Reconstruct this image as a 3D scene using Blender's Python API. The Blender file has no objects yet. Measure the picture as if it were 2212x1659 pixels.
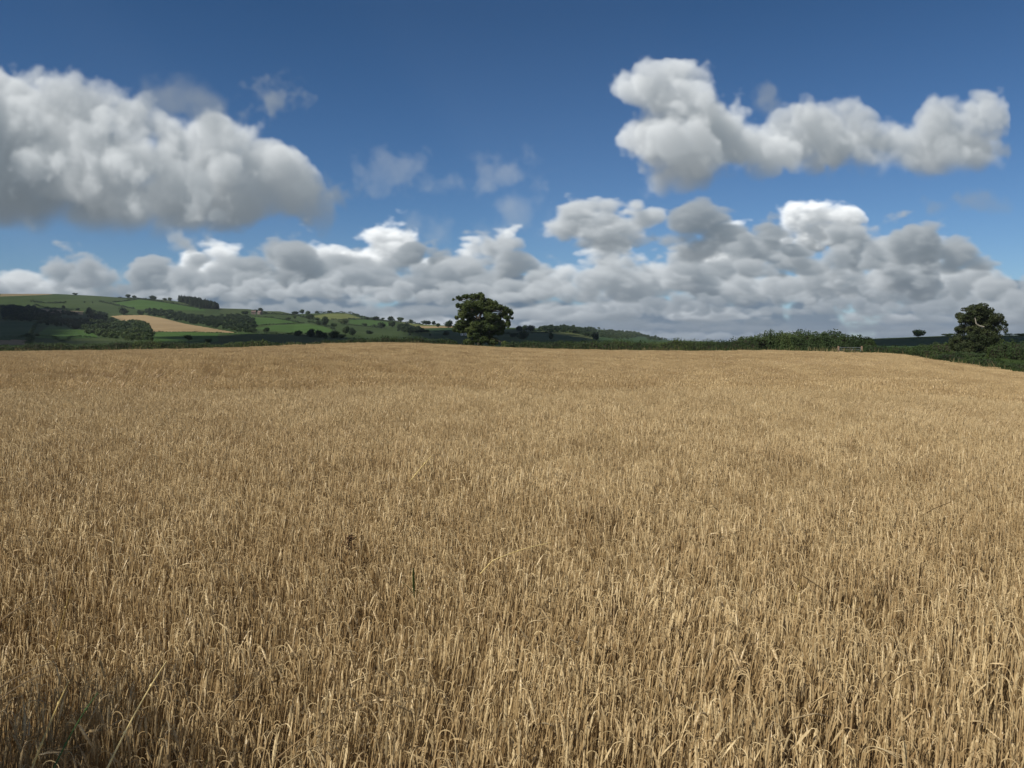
import bpy, math, random, time
import numpy as np
from mathutils import Vector

SC = bpy.context.scene
COL = SC.collection
rad = math.radians

# ------------------------------------------------------------------ camera, sky, sun, exposure
EYE = 1.9
FPX, CU, CV, PITCH = 1790.0, 1106.0, 829.5, rad(2.86)      # focal length and centre in pixels of a 2212 px wide print
SUN_AZ, SUN_EL = -130.0, 43.0                                # degrees clockwise from straight ahead, and up

cam = bpy.data.cameras.new('camera')
cam.sensor_width = 17.3
cam.lens = 17.3*FPX/2212.0
cam.clip_start, cam.clip_end = 0.05, 60000
cam.dof.use_dof = True
cam.dof.focus_distance = 14.0
cam.dof.aperture_fstop = 9.0
cam_ob = bpy.data.objects.new('camera', cam)
COL.objects.link(cam_ob)
cam_ob.location = (0, 0, EYE)
cam_ob.rotation_euler = (rad(90)-PITCH, 0, 0)
SC.camera = cam_ob

SC.view_settings.view_transform = 'Standard'
SC.view_settings.look = 'None'
SC.view_settings.exposure = EXPOSURE = 0.07
SC.view_settings.gamma = 1.0
SC.cycles.max_bounces = 6
SC.cycles.diffuse_bounces = 3
SC.cycles.glossy_bounces = 2
SC.cycles.transmission_bounces = 4
SC.cycles.use_denoising = True
SC.cycles.denoiser = 'OPENIMAGEDENOISE'

sun = bpy.data.lights.new('sun', 'SUN')
sun.energy, sun.angle, sun.color = 4.8, rad(0.53), (1.0, .95, .87)
sun_ob = bpy.data.objects.new('sun', sun)
COL.objects.link(sun_ob)
_a, _e = rad(SUN_AZ), rad(SUN_EL)
SUN_DIR = Vector((math.sin(_a)*math.cos(_e), math.cos(_a)*math.cos(_e), math.sin(_e)))
sun_ob.rotation_euler = SUN_DIR.to_track_quat('Z', 'Y').to_euler()
sun_ob.location = (-60, 0, 80)

def P(u, v):
    """print pixel -> level tangent plane (x, y), 1790 units = 45 degrees"""
    x, y = (u-CU)/FPX, (CV-v)/FPX
    c, s = math.cos(PITCH), math.sin(PITCH)
    fy, fz = c+y*s, -s+y*c
    return x/fy*FPX+CU, fz/fy*FPX



# ---- cumulus simulation: density grids, sun and sky light marched through them -------------
CS = 2.3                      # grid step (px of the tangent plane, 1790 px = 45 deg)
def _interp_matrix(n, step, cell, off):
    t = np.arange(n)*step/cell + off
    i = np.floor(t).astype(int); f = t-i
    w = np.stack([(1-f)**3, 3*f**3-6*f**2+4, -3*f**3+3*f**2+3*f+1, f**3], 1)/6.0
    m = i.max()+4
    W = np.zeros((n, m), np.float32)
    for k in range(4):
        W[np.arange(n), i+k] += w[:, k]
    return W
def noise3(shape, steps, cell, rng):
    """cubic value noise on a (y, x, z) grid, about -1..1"""
    Ws = [_interp_matrix(n, s, c, rng.random()) for n, s, c in zip(shape, steps, cell)]
    L = (rng.random([W.shape[1] for W in Ws]).astype(np.float32)*2-1)*2.1
    A = np.tensordot(Ws[0], L, (1, 0))
    A = np.tensordot(A, Ws[1], (1, 1)).transpose(0, 2, 1)
    return (A.reshape(-1, A.shape[2]) @ Ws[2].T).reshape(shape)
def _shift(a, dx, dz):
    """a[x, z] sampled at (x+dx, z+dz), bilinear, zero outside"""
    def sh(b, d, ax):
        n = b.shape[ax]; i = int(math.floor(d)); f = d-i
        p = max(abs(i)+2, 2)
        pad = [(0, 0), (0, 0)]; pad[ax] = (p, p)
        q = np.pad(b, pad)
        s0 = [slice(None)]*2; s1 = [slice(None)]*2
        s0[ax] = slice(p+i, p+i+n); s1[ax] = slice(p+i+1, p+i+1+n)
        return q[tuple(s0)]*(1-f)+q[tuple(s1)]*f
    return sh(sh(a, dx, 0), dz, 1)

# sun in the tangent frame: x right, y up, z away from the viewer
def sun_vec(az, el):
    a, e = math.radians(az), math.radians(el)
    return np.array([math.sin(a)*math.cos(e), math.sin(e), math.cos(a)*math.cos(e)])

def cloud(canvas, blobs, base, seed=0, amp=0.42, cell=None, sigma=0.05, sun=1.0, amb=1.0, haze=0.0,
          soft=0.35, basefall=26., sunv=None, wisp=0., shrink=.1, pad=40, aniso=1.0, fine=1.0):
    """blobs: (x, y, rx, ry, depth) ellipsoids; base: y of the flat base; paints into canvas (rgb, alpha)"""
    RGB, AL, X0, Y1 = canvas       # row 0 is the top (y = Y1)
    rng = np.random.default_rng(seed)
    B = np.array([b if len(b) > 4 else tuple(b)+(0,) for b in blobs], float)
    x0 = (B[:, 0]-B[:, 2]).min()-pad; x1 = (B[:, 0]+B[:, 2]).max()+pad
    y0 = max((B[:, 1]-B[:, 3]).min()-pad, -30); y1 = (B[:, 1]+B[:, 3]).max()+pad
    H, W = AL.shape
    x0 = max(x0, X0-60); x1 = min(x1, X0+W*CS+60); y1 = min(y1, Y1+60)
    if x1-x0 < 20*CS: return
    ix0 = int((x0-X0)/CS); iy1 = int((Y1-y1)/CS)
    nx = int((x1-x0)/CS); ny = int((y1-y0)/CS)
    rz = np.minimum(B[:, 2], B[:, 3])*1.15
    zmin = (B[:, 4]-rz).min()-10; zmax = (B[:, 4]+rz).max()+10
    zs = max(CS*1.6, (zmax-zmin)/70); nz = max(6, int((zmax-zmin)/zs))
    xs = (X0+ix0*CS)+np.arange(nx)*CS; ys = (Y1-iy1*CS)-np.arange(ny)*CS; zz = zmin+np.arange(nz)*zs
    if cell is None: cell = float(np.median(np.minimum(B[:, 2], B[:, 3])))*1.3
    shape = (ny, nx, nz); st = (CS, CS, zs)
    # noise
    f = np.zeros(shape, np.float32); a = 1.0; c = cell; tot = 0
    while c > CS*1.7:
        n = noise3(shape, st, (c*aniso, c, c), rng)
        m = wisp + (1-wisp)*np.clip(1-c/cell*1.6, 0, .75)      # lumps large, shreds small
        f += a*((1-m)*(np.abs(n) - 0.33) + m*n*0.6)
        tot += a; a *= 0.62*fine; c *= 0.52
    f *= amp*2.1
    warp = noise3(shape, st, (cell*1.6*aniso, cell*1.6, cell*1.6), rng)*0.22
    g = np.full(shape, -9, np.float32)
    for (bx, by, rx, ry, bz), r_z in zip(B, rz):
        d = np.sqrt((((xs-bx)/rx)**2)[None, :, None] + (((ys-by)/ry)**2)[:, None, None] + (((zz-bz)/r_z)**2)[None, None, :]).astype(np.float32)
        q = 1-d
        # smooth union
        h = np.clip(0.5+0.5*(q-g)/0.22, 0, 1)
        g = g*(1-h)+q*h+0.22*h*(1-h)
    g += f+warp-shrink
    bn = noise3((1, nx, nz), (1, CS, zs), (1, cell*.6, cell*.6), rng)[0]
    yb = ys[:, None, None]-(base+bn[None]*basefall*.55)
    fall = np.clip((yb+basefall*.3)/basefall, 0, 1); fall = fall*fall*(3-2*fall)
    ex = np.clip(np.minimum(np.arange(nx), nx-1-np.arange(nx))*CS/(pad*.7), 0, 1); ey = np.clip(np.arange(ny)*CS/(pad*.7), 0, 1)
    g += (-1+np.minimum(ex[None, :, None], ey[:, None, None])).astype(np.float32)*.8
    D = np.clip(g/soft, 0, 1); D = (D*D*(3-2*D)*fall).astype(np.float32)*sigma
    del g, f, warp, fall
    # light from the sun, swept down through the grid
    sx, sy, sz = sunv
    tau = np.zeros(shape, np.float32)
    kx, kz = sx/sy, sz/sy*CS/zs
    seg = CS/sy
    for j in range(1, ny):
        tau[j] = _shift(tau[j-1]+D[j-1]*seg, kx, kz)
    up = np.cumsum(D, 0)*CS
    dn = up[-1:]-up
    Ls = 0.62*np.exp(-tau*1.1)+0.30*np.exp(-tau*.30)+0.16*np.exp(-tau*.09)
    La = 0.55*np.exp(-up*.10)+0.30*np.exp(-up*.02)+0.15
    Lg = np.exp(-dn*.16)
    del tau, up, dn
    SUNC = np.array([1.0, .985, .95])*0.82*sun
    SKYC = np.array([.55, .80, 1.02])*0.25*amb
    GNDC = np.array([.95, .96, .90])*0.05*amb
    # view march
    T = np.ones((ny, nx), np.float32); out = np.zeros((ny, nx, 3), np.float32)
    for k in range(nz):
        a = 1-np.exp(-D[:, :, k]*zs)
        w = (T*a)
        for ch in range(3):
            out[..., ch] += w*(Ls[:, :, k]*SUNC[ch]+La[:, :, k]*SKYC[ch]+Lg[:, :, k]*GNDC[ch])
        T *= 1-a
    alpha = 1-T
    # thin air in front of it
    HZ = np.array([.16, .255, .37])
    out = out*(1-haze)+HZ*haze*alpha[..., None]
    # over
    a0, b0 = max(iy1, 0), max(ix0, 0); a1, b1 = min(iy1+ny, H), min(ix0+nx, W)
    if a1 <= a0 or b1 <= b0: return
    s = (slice(a0-iy1, a1-iy1), slice(b0-ix0, b1-ix0)); t = (slice(a0, a1), slice(b0, b1))
    RGB[t] = out[s]+RGB[t]*(1-alpha[s])[..., None]
    AL[t] = alpha[s]+AL[t]*(1-alpha[s])

def Bl(L):             # (u, v, rx, ry[, depth])
    return [P(b[0], b[1])+tuple(b[2:]) for b in L]
def auto(u0, u1, vtop, vbase, rng, n=None):
    """a cumulus between u0 and u1: a row of lumps, taller in the middle"""
    w, h = u1-u0, vbase-vtop
    n = n or max(3, int(w/h*1.6)+1)
    L = []
    for i in range(n):
        t = (i+.5)/n+rng.uniform(-.2, .2)/n
        e = math.sin(math.pi*min(max(t, .05), .95))**.55
        hh = h*e*rng.uniform(.6, 1.08)
        r = hh*.5
        L.append((u0+t*w, vbase-hh*.52, max(w/n*.8, r*.9), r, rng.uniform(-.4, .4)*h))
    return L
def build_sky_clouds():
    X0, X1, Y0, Y1 = -980., 3200., -30., 780.
    W, H = int((X1-X0)/CS), int((Y1-Y0)/CS)
    RGB = np.zeros((H, W, 3), np.float32); AL = np.zeros((H, W), np.float32)
    cv = (RGB, AL, X0, Y1)
    rng = np.random.default_rng(5)
    y = lambda v: P(1106, v)[1]
    def c(L, vb, **k): cloud(cv, Bl(L), y(vb), sunv=sun_vec(SUN_AZ+28, SUN_EL+11), **k)
    s = 100
    # far rows near the horizon, farthest first
    for row, (vt, vb, n, hz, d, wd0) in enumerate([(600, 790, 9, .78, .10, 1.8), (728, 744, 8, .60, .10, 1.5), (716, 736, 8, .54, .10, 1.5), (702, 728, 7, .46, .10, 1.5), (686, 716, 7, .40, .09, 1.4), (664, 704, 7, .32, .08, 1.3), (640, 690, 6, .26, .08, 1.3)]):
        m = (n+2)//3
        for i in range(-m, n+m):
            u = -250+2720*(i+rng.uniform(.1, .9))/n
            wd = rng.uniform(.7, 1.2)*wd0*2700/n
            t, b = vt+rng.uniform(-8, 8), vb+rng.uniform(-5, 5)
            s += 1
            L = []
            for k in range(11):
                q = rng.uniform(-.5, .5); hh = (b-t)*(1-1.6*q*q)*rng.uniform(.5, 1.15)
                L.append((u+q*wd, b-hh*.42, wd*.11, hh*.52, rng.uniform(-.5, .5)*(b-t)))
            c(L, b-2, seed=s, haze=hz, sun=rng.choice([.3, .5, .7, 1.0, 1.4]), sigma=d, basefall=10, amp=.34, pad=26, aniso=.45, soft=.6, shrink=(-.35 if row == 0 else 0.), cell=max(14, (b-t)*.8))
    # more of the same beyond both sides of the picture
    for k in range(7):
        for u in (-1000+k*125, 2420+k*125):
            s += 1; w = rng.uniform(130, 230); vt = rng.uniform(500, 590); vb = rng.uniform(630, 680)
            d = A(u-w, u+w, vt, vb, haze=.2, sun=rng.uniform(.5, 1.2)); c(**{**d, 'seed': s})
    for k in MID+BIG:
        s += 1
        c(**{**k, 'seed': k.get('seed', s)})
    return RGB, AL, X0, X1, Y0, Y1
R = np.random.default_rng(11)
def A(u0, u1, vt, vb, n=None, **k):
    k['sun'] = k.get('sun', 1.)*1.18+.05
    d = dict(L=auto(u0, u1, vt, vb, R, n), vb=vb, sigma=.065, basefall=12, amp=.38, pad=50, soft=.5, aniso=.5, shrink=.03, cell=max(28, (vb-vt)*.46)); d.update(k); return d
MID = [
    # behind: pale and bright heads
    A(-140, 170, 522, 660, haze=.22, sun=1.15), A(1690, 2210, 552, 664, haze=.16, sun=.9), A(600, 760, 492, 600, haze=.16, sun=1.5), A(740, 960, 480, 600, haze=.14, sun=1.7),
    A(1000, 1120, 470, 560, haze=.16, sun=1.4), A(350, 560, 512, 620, haze=.16, sun=1.5), A(1110, 1700, 510, 640, haze=.16, sun=1.2),
    A(1510, 1650, 476, 570, haze=.10, sun=1.6), A(1670, 1850, 425, 545, haze=.06, seed=77, sun=1.6, soft=.4, amp=.36, L=[(1725, 478, 52, 46, 0), (1770, 466, 56, 40, 10), (1815, 478, 42, 44, 0), (1760, 510, 100, 44, 0)]),
    A(1880, 2060, 458, 560, haze=.12, sun=1.0),
    # in front: grey masses with flat undersides
    A(40, 420, 532, 655, haze=.22, sun=.62), A(-260, 60, 575, 672, haze=.26, sun=.7), A(240, 420, 566, 640, haze=.2, sun=.35),
    A(300, 640, 535, 652, haze=.17, sun=.62), A(420, 840, 500, 640, haze=.13, sun=.5), A(820, 1010, 505, 600, haze=.13, sun=.42),
    A(900, 1300, 512, 650, haze=.15, sun=.72), A(560, 1180, 540, 648, haze=.2, sun=.55), A(1380, 2120, 575, 668, haze=.2, sun=.55), A(330, 900, 586, 654, haze=.18, sun=.75), A(760, 1330, 588, 660, haze=.18, sun=.7),
    A(1080, 1760, 540, 655, haze=.15, sun=.8), A(1640, 2190, 520, 650, haze=.14, sun=.75), A(2100, 2500, 570, 700, haze=.22, sun=.62),
    A(1170, 1440, 424, 548, haze=.10, sun=.9, L=[(1255, 455, 62, 36, 10), (1215, 490, 50, 36, 0), (1300, 485, 100, 46, 0), (1385, 468, 46, 40, 0), (1310, 515, 130, 34, -10)]),
    A(1440, 1620, 436, 580, haze=.12, sun=.42, L=[(1490, 470, 52, 42, 0), (1540, 500, 60, 45, 0), (1600, 520, 80, 40, 0), (1500, 535, 90, 38, 0)]), A(1480, 1760, 500, 600, haze=.12, sun=.5),
    A(1620, 1960, 484, 600, haze=.10, sun=.62), A(1580, 1740, 462, 560, haze=.12, sun=.42), A(1840, 2150, 466, 590, haze=.10, sun=.5),
    A(1180, 1700, 630, 684, haze=.28, sun=.45), A(1700, 2200, 628, 682, haze=.28, sun=.5), A(300, 900, 640, 686, haze=.3, sun=.5),
]
BIG = [
    # the big cloud on the left
    dict(L=[(-120, 310, 200, 180, 0), (30, 300, 190, 150, 0), (30, 205, 90, 62, 20), (120, 215, 80, 62, 0), (205, 235, 70, 60, 10), (285, 250, 80, 70, 0), (180, 340, 230, 125, -20),
            (375, 306, 88, 78, 0), (330, 270, 80, 64, 0), (430, 300, 60, 55, 0), (440, 385, 150, 85, -10), (560, 365, 84, 76, 0), (615, 400, 72, 68, 0), (480, 430, 210, 70, 0), (200, 440, 290, 95, 0), (-60, 430, 200, 90, 0), (250, 480, 120, 50, 0)],
         vb=490, sigma=.033, amp=.34, basefall=85, sun=1.1, cell=74, soft=.34, seed=311, shrink=.02, pad=90),
    dict(L=[(370, 215, 70, 40), (440, 240, 50, 40)], vb=300, sigma=.008, amp=.7, sun=.35, wisp=1, soft=1., seed=4),
    dict(L=[(585, 205, 60, 34), (635, 220, 40, 34), (520, 230, 60, 30)], vb=275, sigma=.014, amp=1.0, sun=.45, wisp=1, soft=.9, seed=9),
    dict(L=[(720, 420, 60, 30), (680, 410, 40, 30)], vb=450, sigma=.02, amp=.7, sun=.3, soft=.8, seed=6),
    dict(L=[(428, 430, 30, 46), (450, 470, 60, 45), (430, 505, 60, 42)], vb=540, sigma=.03, amp=.8, sun=.6, soft=.7, seed=7),
    # the cloud on the right, in two heads
    dict(L=[(1720, 300, 75, 50, 0), (1765, 285, 80, 62, 0), (1850, 305, 90, 60, 0), (1930, 320, 100, 56, 0), (2030, 272, 66, 62, 0), (2105, 265, 62, 66, 0), (2065, 315, 105, 76, 0), (1960, 335, 180, 60, 0), (1760, 325, 130, 60, 0), (1680, 320, 90, 52, 0)],
         vb=362, sigma=.033, amp=.36, basefall=60, sun=1.0, cell=50, soft=.34, seed=172, shrink=.02),
    dict(L=[(1445, 175, 58, 58, 0), (1400, 195, 76, 58, 0), (1465, 230, 105, 80, 0), (1530, 275, 100, 85, 0), (1425, 295, 100, 76, 0), (1490, 345, 105, 70, 0), (1590, 325, 95, 62, 0), (1650, 325, 80, 50, 0), (1480, 375, 80, 50, 0)],
         vb=398, sigma=.033, amp=.38, basefall=75, sun=1.25, cell=50, soft=.34, seed=122, shrink=.04),
    dict(L=[(850, 365, 70, 34), (815, 410, 30, 20), (960, 400, 60, 24), (1110, 380, 60, 36), (1060, 405, 50, 20)], vb=435, sigma=.0045, amp=1.0, sun=.7, wisp=1, soft=1., seed=10),
    dict(L=[(1670, 195, 34, 44)], vb=250, sigma=.012, amp=.9, sun=.4, wisp=1, soft=1., seed=12),
    dict(L=[(2130, 435, 65, 24), (2010, 435, 28, 26)], vb=465, sigma=.009, amp=.9, sun=.3, wisp=1, soft=1., seed=13),
    dict(L=[(1150, 470, 80, 46), (1080, 490, 70, 34), (930, 490, 80, 30)], vb=530, sigma=.005, amp=.8, sun=.7, wisp=1, soft=1., seed=14),
]


def build_world():
    t0 = time.time()
    RGB, AL, X0, X1, Y0, Y1 = build_sky_clouds()
    H, W = AL.shape
    px = np.zeros((H, W, 4), np.float32)
    px[..., :3] = RGB/np.maximum(AL, 1e-4)[..., None]        # unmixed colour
    px[..., 3] = AL
    px = px[::-1]
    img = bpy.data.images.new('clouds', W, H, alpha=True, float_buffer=True)
    img.colorspace_settings.name = 'Non-Color'
    img.alpha_mode = 'CHANNEL_PACKED'
    img.pixels.foreach_set(np.ascontiguousarray(px).ravel())
    img.update(); img.pack()
    w = bpy.data.worlds.new('World'); SC.world = w; w.use_nodes = True
    nt = w.node_tree; N = nt.nodes; L = nt.links; N.clear()
    out = N.new('ShaderNodeOutputWorld'); bg = N.new('ShaderNodeBackground')
    sky = N.new('ShaderNodeTexSky'); sky.sky_type = 'NISHITA'; sky.sun_disc = False
    sky.sun_elevation, sky.sun_rotation = rad(SUN_EL), rad(SUN_AZ)
    sky.altitude = 120; sky.air_density = SKY_AIR; sky.dust_density = SKY_DUST; sky.ozone_density = SKY_OZONE
    bg.inputs['Strength'].default_value = SKY_STRENGTH
    tc = N.new('ShaderNodeTexCoord'); sp = N.new('ShaderNodeSeparateXYZ'); L.new(tc.outputs['Generated'], sp.inputs[0])
    def M(op, a, b=None, clamp=False):
        n = N.new('ShaderNodeMath'); n.operation = op; n.use_clamp = clamp
        for k, q in enumerate((a, b)):
            if q is None: continue
            if isinstance(q, (int, float)): n.inputs[k].default_value = q
            else: L.new(q, n.inputs[k])
        return n.outputs[0]
    yy = M('MAXIMUM', sp.outputs['Y'], 0.02)
    gx = M('DIVIDE', sp.outputs['X'], yy); gz = M('DIVIDE', sp.outputs['Z'], yy)
    tu = M('DIVIDE', M('SUBTRACT', M('ADD', M('MULTIPLY', gx, FPX), CU), X0), W*CS)
    tv = M('DIVIDE', M('SUBTRACT', M('MULTIPLY', gz, FPX), Y1-H*CS), H*CS)
    cv = N.new('ShaderNodeCombineXYZ'); L.new(tu, cv.inputs[0]); L.new(tv, cv.inputs[1])
    it = N.new('ShaderNodeTexImage'); it.image = img; it.extension = 'CLIP'; it.interpolation = 'Cubic'
    L.new(cv.outputs[0], it.inputs['Vector'])
    sc = N.new('ShaderNodeMix'); sc.data_type = 'RGBA'; sc.blend_type = 'MULTIPLY'; sc.inputs[0].default_value = 1
    g = CLOUD_GAIN/SKY_STRENGTH
    L.new(it.outputs['Color'], sc.inputs[6]); sc.inputs[7].default_value = (g, g, g, 1)
    mx = N.new('ShaderNodeMix'); mx.data_type = 'RGBA'; mx.clamp_result = False
    fwd = M('GREATER_THAN', sp.outputs['Y'], 0.05)
    tv2 = N.new('ShaderNodeMapRange'); tv2.inputs[1].default_value = .04; tv2.inputs[2].default_value = .36; L.new(sp.outputs['Z'], tv2.inputs[0])
    tt = N.new('ShaderNodeMix'); tt.data_type = 'RGBA'; L.new(tv2.outputs[0], tt.inputs[0]); tt.inputs[6].default_value = (*SKY_TINT_LOW, 1); tt.inputs[7].default_value = (*SKY_TINT_HIGH, 1)
    tn = N.new('ShaderNodeMix'); tn.data_type = 'RGBA'; tn.blend_type = 'MULTIPLY'; tn.inputs[0].default_value = 1
    L.new(sky.outputs[0], tn.inputs[6]); L.new(tt.outputs[2], tn.inputs[7])
    L.new(M('MULTIPLY', it.outputs['Alpha'], fwd, True), mx.inputs[0]); L.new(tn.outputs[2], mx.inputs[6]); L.new(sc.outputs[2], mx.inputs[7])
    # broken cloud over the rest of the sky, out of the picture: overhead and behind
    cn = N.new('ShaderNodeTexNoise'); cn.inputs['Scale'].default_value = 2.6; cn.inputs['Detail'].default_value = 6; L.new(tc.outputs['Generated'], cn.inputs['Vector'])
    cr = N.new('ShaderNodeMapRange'); cr.inputs[1].default_value = .47; cr.inputs[2].default_value = .60; L.new(cn.outputs['Fac'], cr.inputs[0])
    away = M('MAXIMUM', M('SUBTRACT', 1.0, fwd), M('GREATER_THAN', gz, (Y1+40)/FPX)); away = M('MAXIMUM', away, M('GREATER_THAN', M('ABSOLUTE', gx), 1.16))
    m3 = N.new('ShaderNodeMix'); m3.data_type = 'RGBA'; m3.clamp_result = False
    L.new(M('MULTIPLY', cr.outputs[0], away), m3.inputs[0]); L.new(mx.outputs[2], m3.inputs[6]); m3.inputs[7].default_value = (.50*g, .50*g, .50*g, 1)
    L.new(m3.outputs[2], bg.inputs['Color']); L.new(bg.outputs[0], out.inputs[0])
    print('sky', round(time.time()-t0, 1))
SKY_STRENGTH, SKY_AIR, SKY_DUST, SKY_OZONE, CLOUD_GAIN = 0.055, 1.0, 0.0, 4.0, 0.66
SKY_TINT_HIGH, SKY_TINT_LOW = (.46, .74, .98), (.84, 1.09, 1.40)
build_world()

# ------------------------------------------------------------------ helpers
def mesh_from(name, V, F, mats, mi=None, smooth=False):
    """V (n,3); F a list of int arrays of shape (m,3) or (m,4); mi a list of material indices, one array (or int) per F"""
    me = bpy.data.meshes.new(name)
    V = np.asarray(V, np.float32)
    F = [np.asarray(f, np.int32) for f in F if len(f)]
    me.vertices.add(len(V)); me.vertices.foreach_set('co', V.ravel())
    nl = sum(f.size for f in F); npoly = sum(len(f) for f in F)
    me.loops.add(nl); me.loops.foreach_set('vertex_index', np.concatenate([f.ravel() for f in F]))
    me.polygons.add(npoly)
    tot = np.concatenate([np.full(len(f), f.shape[1], np.int32) for f in F])
    st = np.concatenate([[0], np.cumsum(tot)[:-1]]).astype(np.int32)
    me.polygons.foreach_set('loop_start', st)
    if mi is not None:
        m = np.concatenate([np.full(len(f), q, np.int32) if np.isscalar(q) else np.asarray(q, np.int32) for f, q in zip(F, mi)])
        me.polygons.foreach_set('material_index', m)
    me.polygons.foreach_set('use_smooth', np.full(npoly, smooth))
    for m in (mats if isinstance(mats, (list, tuple)) else [mats]): me.materials.append(m)
    me.update(calc_edges=True); me.validate()
    return me
def link(name, me, parent=None):
    o = bpy.data.objects.new(name, me); COL.objects.link(o)
    if parent: o.parent = parent
    return o
def tag(o, label=None, cat=None, group=None, kind=None):
    for k, q in (('label', label), ('category', cat), ('group', group), ('kind', kind)):
        if q: o[k] = q
    return o
def empty(name, loc, label, cat, group=None, rz=0):
    o = bpy.data.objects.new(name, None); COL.objects.link(o); o.empty_display_size = .3
    o.location = loc; o.rotation_euler = (0, 0, rz)
    return tag(o, label, cat, group)
class MB:
    def __init__(s): s.v = []; s.q = []; s.n = 0; s.m = []
    def add(s, V, Q, m=0):
        V = np.asarray(V, float).reshape(-1, 3); Q = np.asarray(Q, int)
        s.v.append(V); s.q.append(Q+s.n); s.m.append(m); s.n += len(V)
    def tube(s, pts, rads, k=6, m=0, cap=True):
        pts = np.asarray(pts, float); n = len(pts)
        T = np.gradient(pts, axis=0); T /= np.linalg.norm(T, axis=1)[:, None]+1e-9
        ref = np.array([0.3, .9, .1]) if abs(T[0][2]) > .8 else np.array([0, 0, 1.])
        A = np.cross(T, ref); A /= np.linalg.norm(A, axis=1)[:, None]+1e-9
        B = np.cross(T, A)
        an = np.arange(k)/k*2*math.pi
        R = np.asarray(rads, float).reshape(-1, 1, 1)*np.ones((n, 1, 1))
        V = pts[:, None]+R*(np.cos(an)[None, :, None]*A[:, None]+np.sin(an)[None, :, None]*B[:, None])
        i = np.arange(n-1)[:, None]*k; j = np.arange(k)[None]
        Q = np.stack([i+j, i+(j+1) % k, i+k+(j+1) % k, i+k+j], -1).reshape(-1, 4)
        s.add(V, Q, m)
    def box(s, c, h, m=0, R=None):
        V = np.array([[x, y, z] for x in (-1, 1) for y in (-1, 1) for z in (-1, 1)], float)*np.asarray(h, float)
        if R is not None: V = V@np.asarray(R).T
        s.add(V+np.asarray(c, float), [[0, 1, 3, 2], [4, 6, 7, 5], [0, 4, 5, 1], [2, 3, 7, 6], [0, 2, 6, 4], [1, 5, 7, 3]], m)
    def mesh(s, name, mats, smooth=False): return mesh_from(name, np.concatenate(s.v), s.q, mats, s.m, smooth)
def unit(a): return a/(np.linalg.norm(a, axis=-1, keepdims=True)+1e-9)
def leaf_quads(C, Nn, size, rng, asp=.62):
    """a leaf-shaped quad at every centre C, facing Nn"""
    n = len(C); Nn = unit(Nn)
    T = unit(np.cross(Nn, unit(rng.normal(size=(n, 3))))); B = np.cross(Nn, T)
    s = (np.asarray(size)*np.ones(n))[:, None]
    bend = Nn*s*rng.uniform(-.25, .25, (n, 1))
    V = np.stack([C-T*s*.5, C+B*s*.5*asp+bend, C+T*s*.5, C-B*s*.5*asp+bend], 1).reshape(-1, 3)
    return V, np.arange(4*n).reshape(-1, 4)

# ------------------------------------------------------------------ materials
def new_mat(name):
    m = bpy.data.materials.new(name); m.use_nodes = True
    nt = m.node_tree; nt.nodes.clear()
    return m, nt, nt.nodes, nt.links
def ramp(N, L, fac, stops):
    r = N.new('ShaderNodeValToRGB'); e = r.color_ramp.elements
    while len(e) < len(stops): e.new(.5)
    for q, (p, c) in zip(e, stops): q.position = p; q.color = (*c, 1)
    L.new(fac, r.inputs[0]); return r.outputs[0]
def noise_tex(N, L, scale, detail=4, rough=.55, coord='Object', vec=None, dist=0.):
    n = N.new('ShaderNodeTexNoise'); n.inputs['Scale'].default_value = scale; n.inputs['Detail'].default_value = detail
    n.inputs['Roughness'].default_value = rough; n.inputs['Distortion'].default_value = dist
    if vec is None:
        if coord == 'Position': vec = N.new('ShaderNodeNewGeometry').outputs['Position']
        else: vec = N.new('ShaderNodeTexCoord').outputs[coord]
    L.new(vec, n.inputs['Vector']); return n.outputs['Fac']
def foliage_mat(name, c0, c1, c2, scale=.35, trans=.22):
    m, nt, N, L = new_mat(name)
    f = noise_tex(N, L, scale, 3, .6, 'Position')
    col = ramp(N, L, f, [(.32, c0), (.52, c1), (.70, c2)])
    d = N.new('ShaderNodeBsdfPrincipled'); d.inputs['Roughness'].default_value = .62
    d.inputs['Specular IOR Level'].default_value = .25
    t = N.new('ShaderNodeBsdfTranslucent'); mx = N.new('ShaderNodeMixShader'); o = N.new('ShaderNodeOutputMaterial')
    L.new(col, d.inputs['Base Color']); L.new(col, t.inputs['Color']); mx.inputs[0].default_value = trans
    L.new(d.outputs[0], mx.inputs[1]); L.new(t.outputs[0], mx.inputs[2]); L.new(mx.outputs[0], o.inputs[0])
    return m
def plain_mat(name, stops, scale=3., rough=.8, spec=.3, metal=0., detail=5, bump=0., coord='Object'):
    m, nt, N, L = new_mat(name)
    f = noise_tex(N, L, scale, detail, .6, coord)
    d = N.new('ShaderNodeBsdfPrincipled'); d.inputs['Roughness'].default_value = rough
    d.inputs['Specular IOR Level'].default_value = spec; d.inputs['Metallic'].default_value = metal
    L.new(ramp(N, L, f, stops), d.inputs['Base Color'])
    if bump:
        b = N.new('ShaderNodeBump'); b.inputs['Strength'].default_value = bump; L.new(f, b.inputs['Height']); L.new(b.outputs[0], d.inputs['Normal'])
    o = N.new('ShaderNodeOutputMaterial'); L.new(d.outputs[0], o.inputs[0])
    return m
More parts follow.
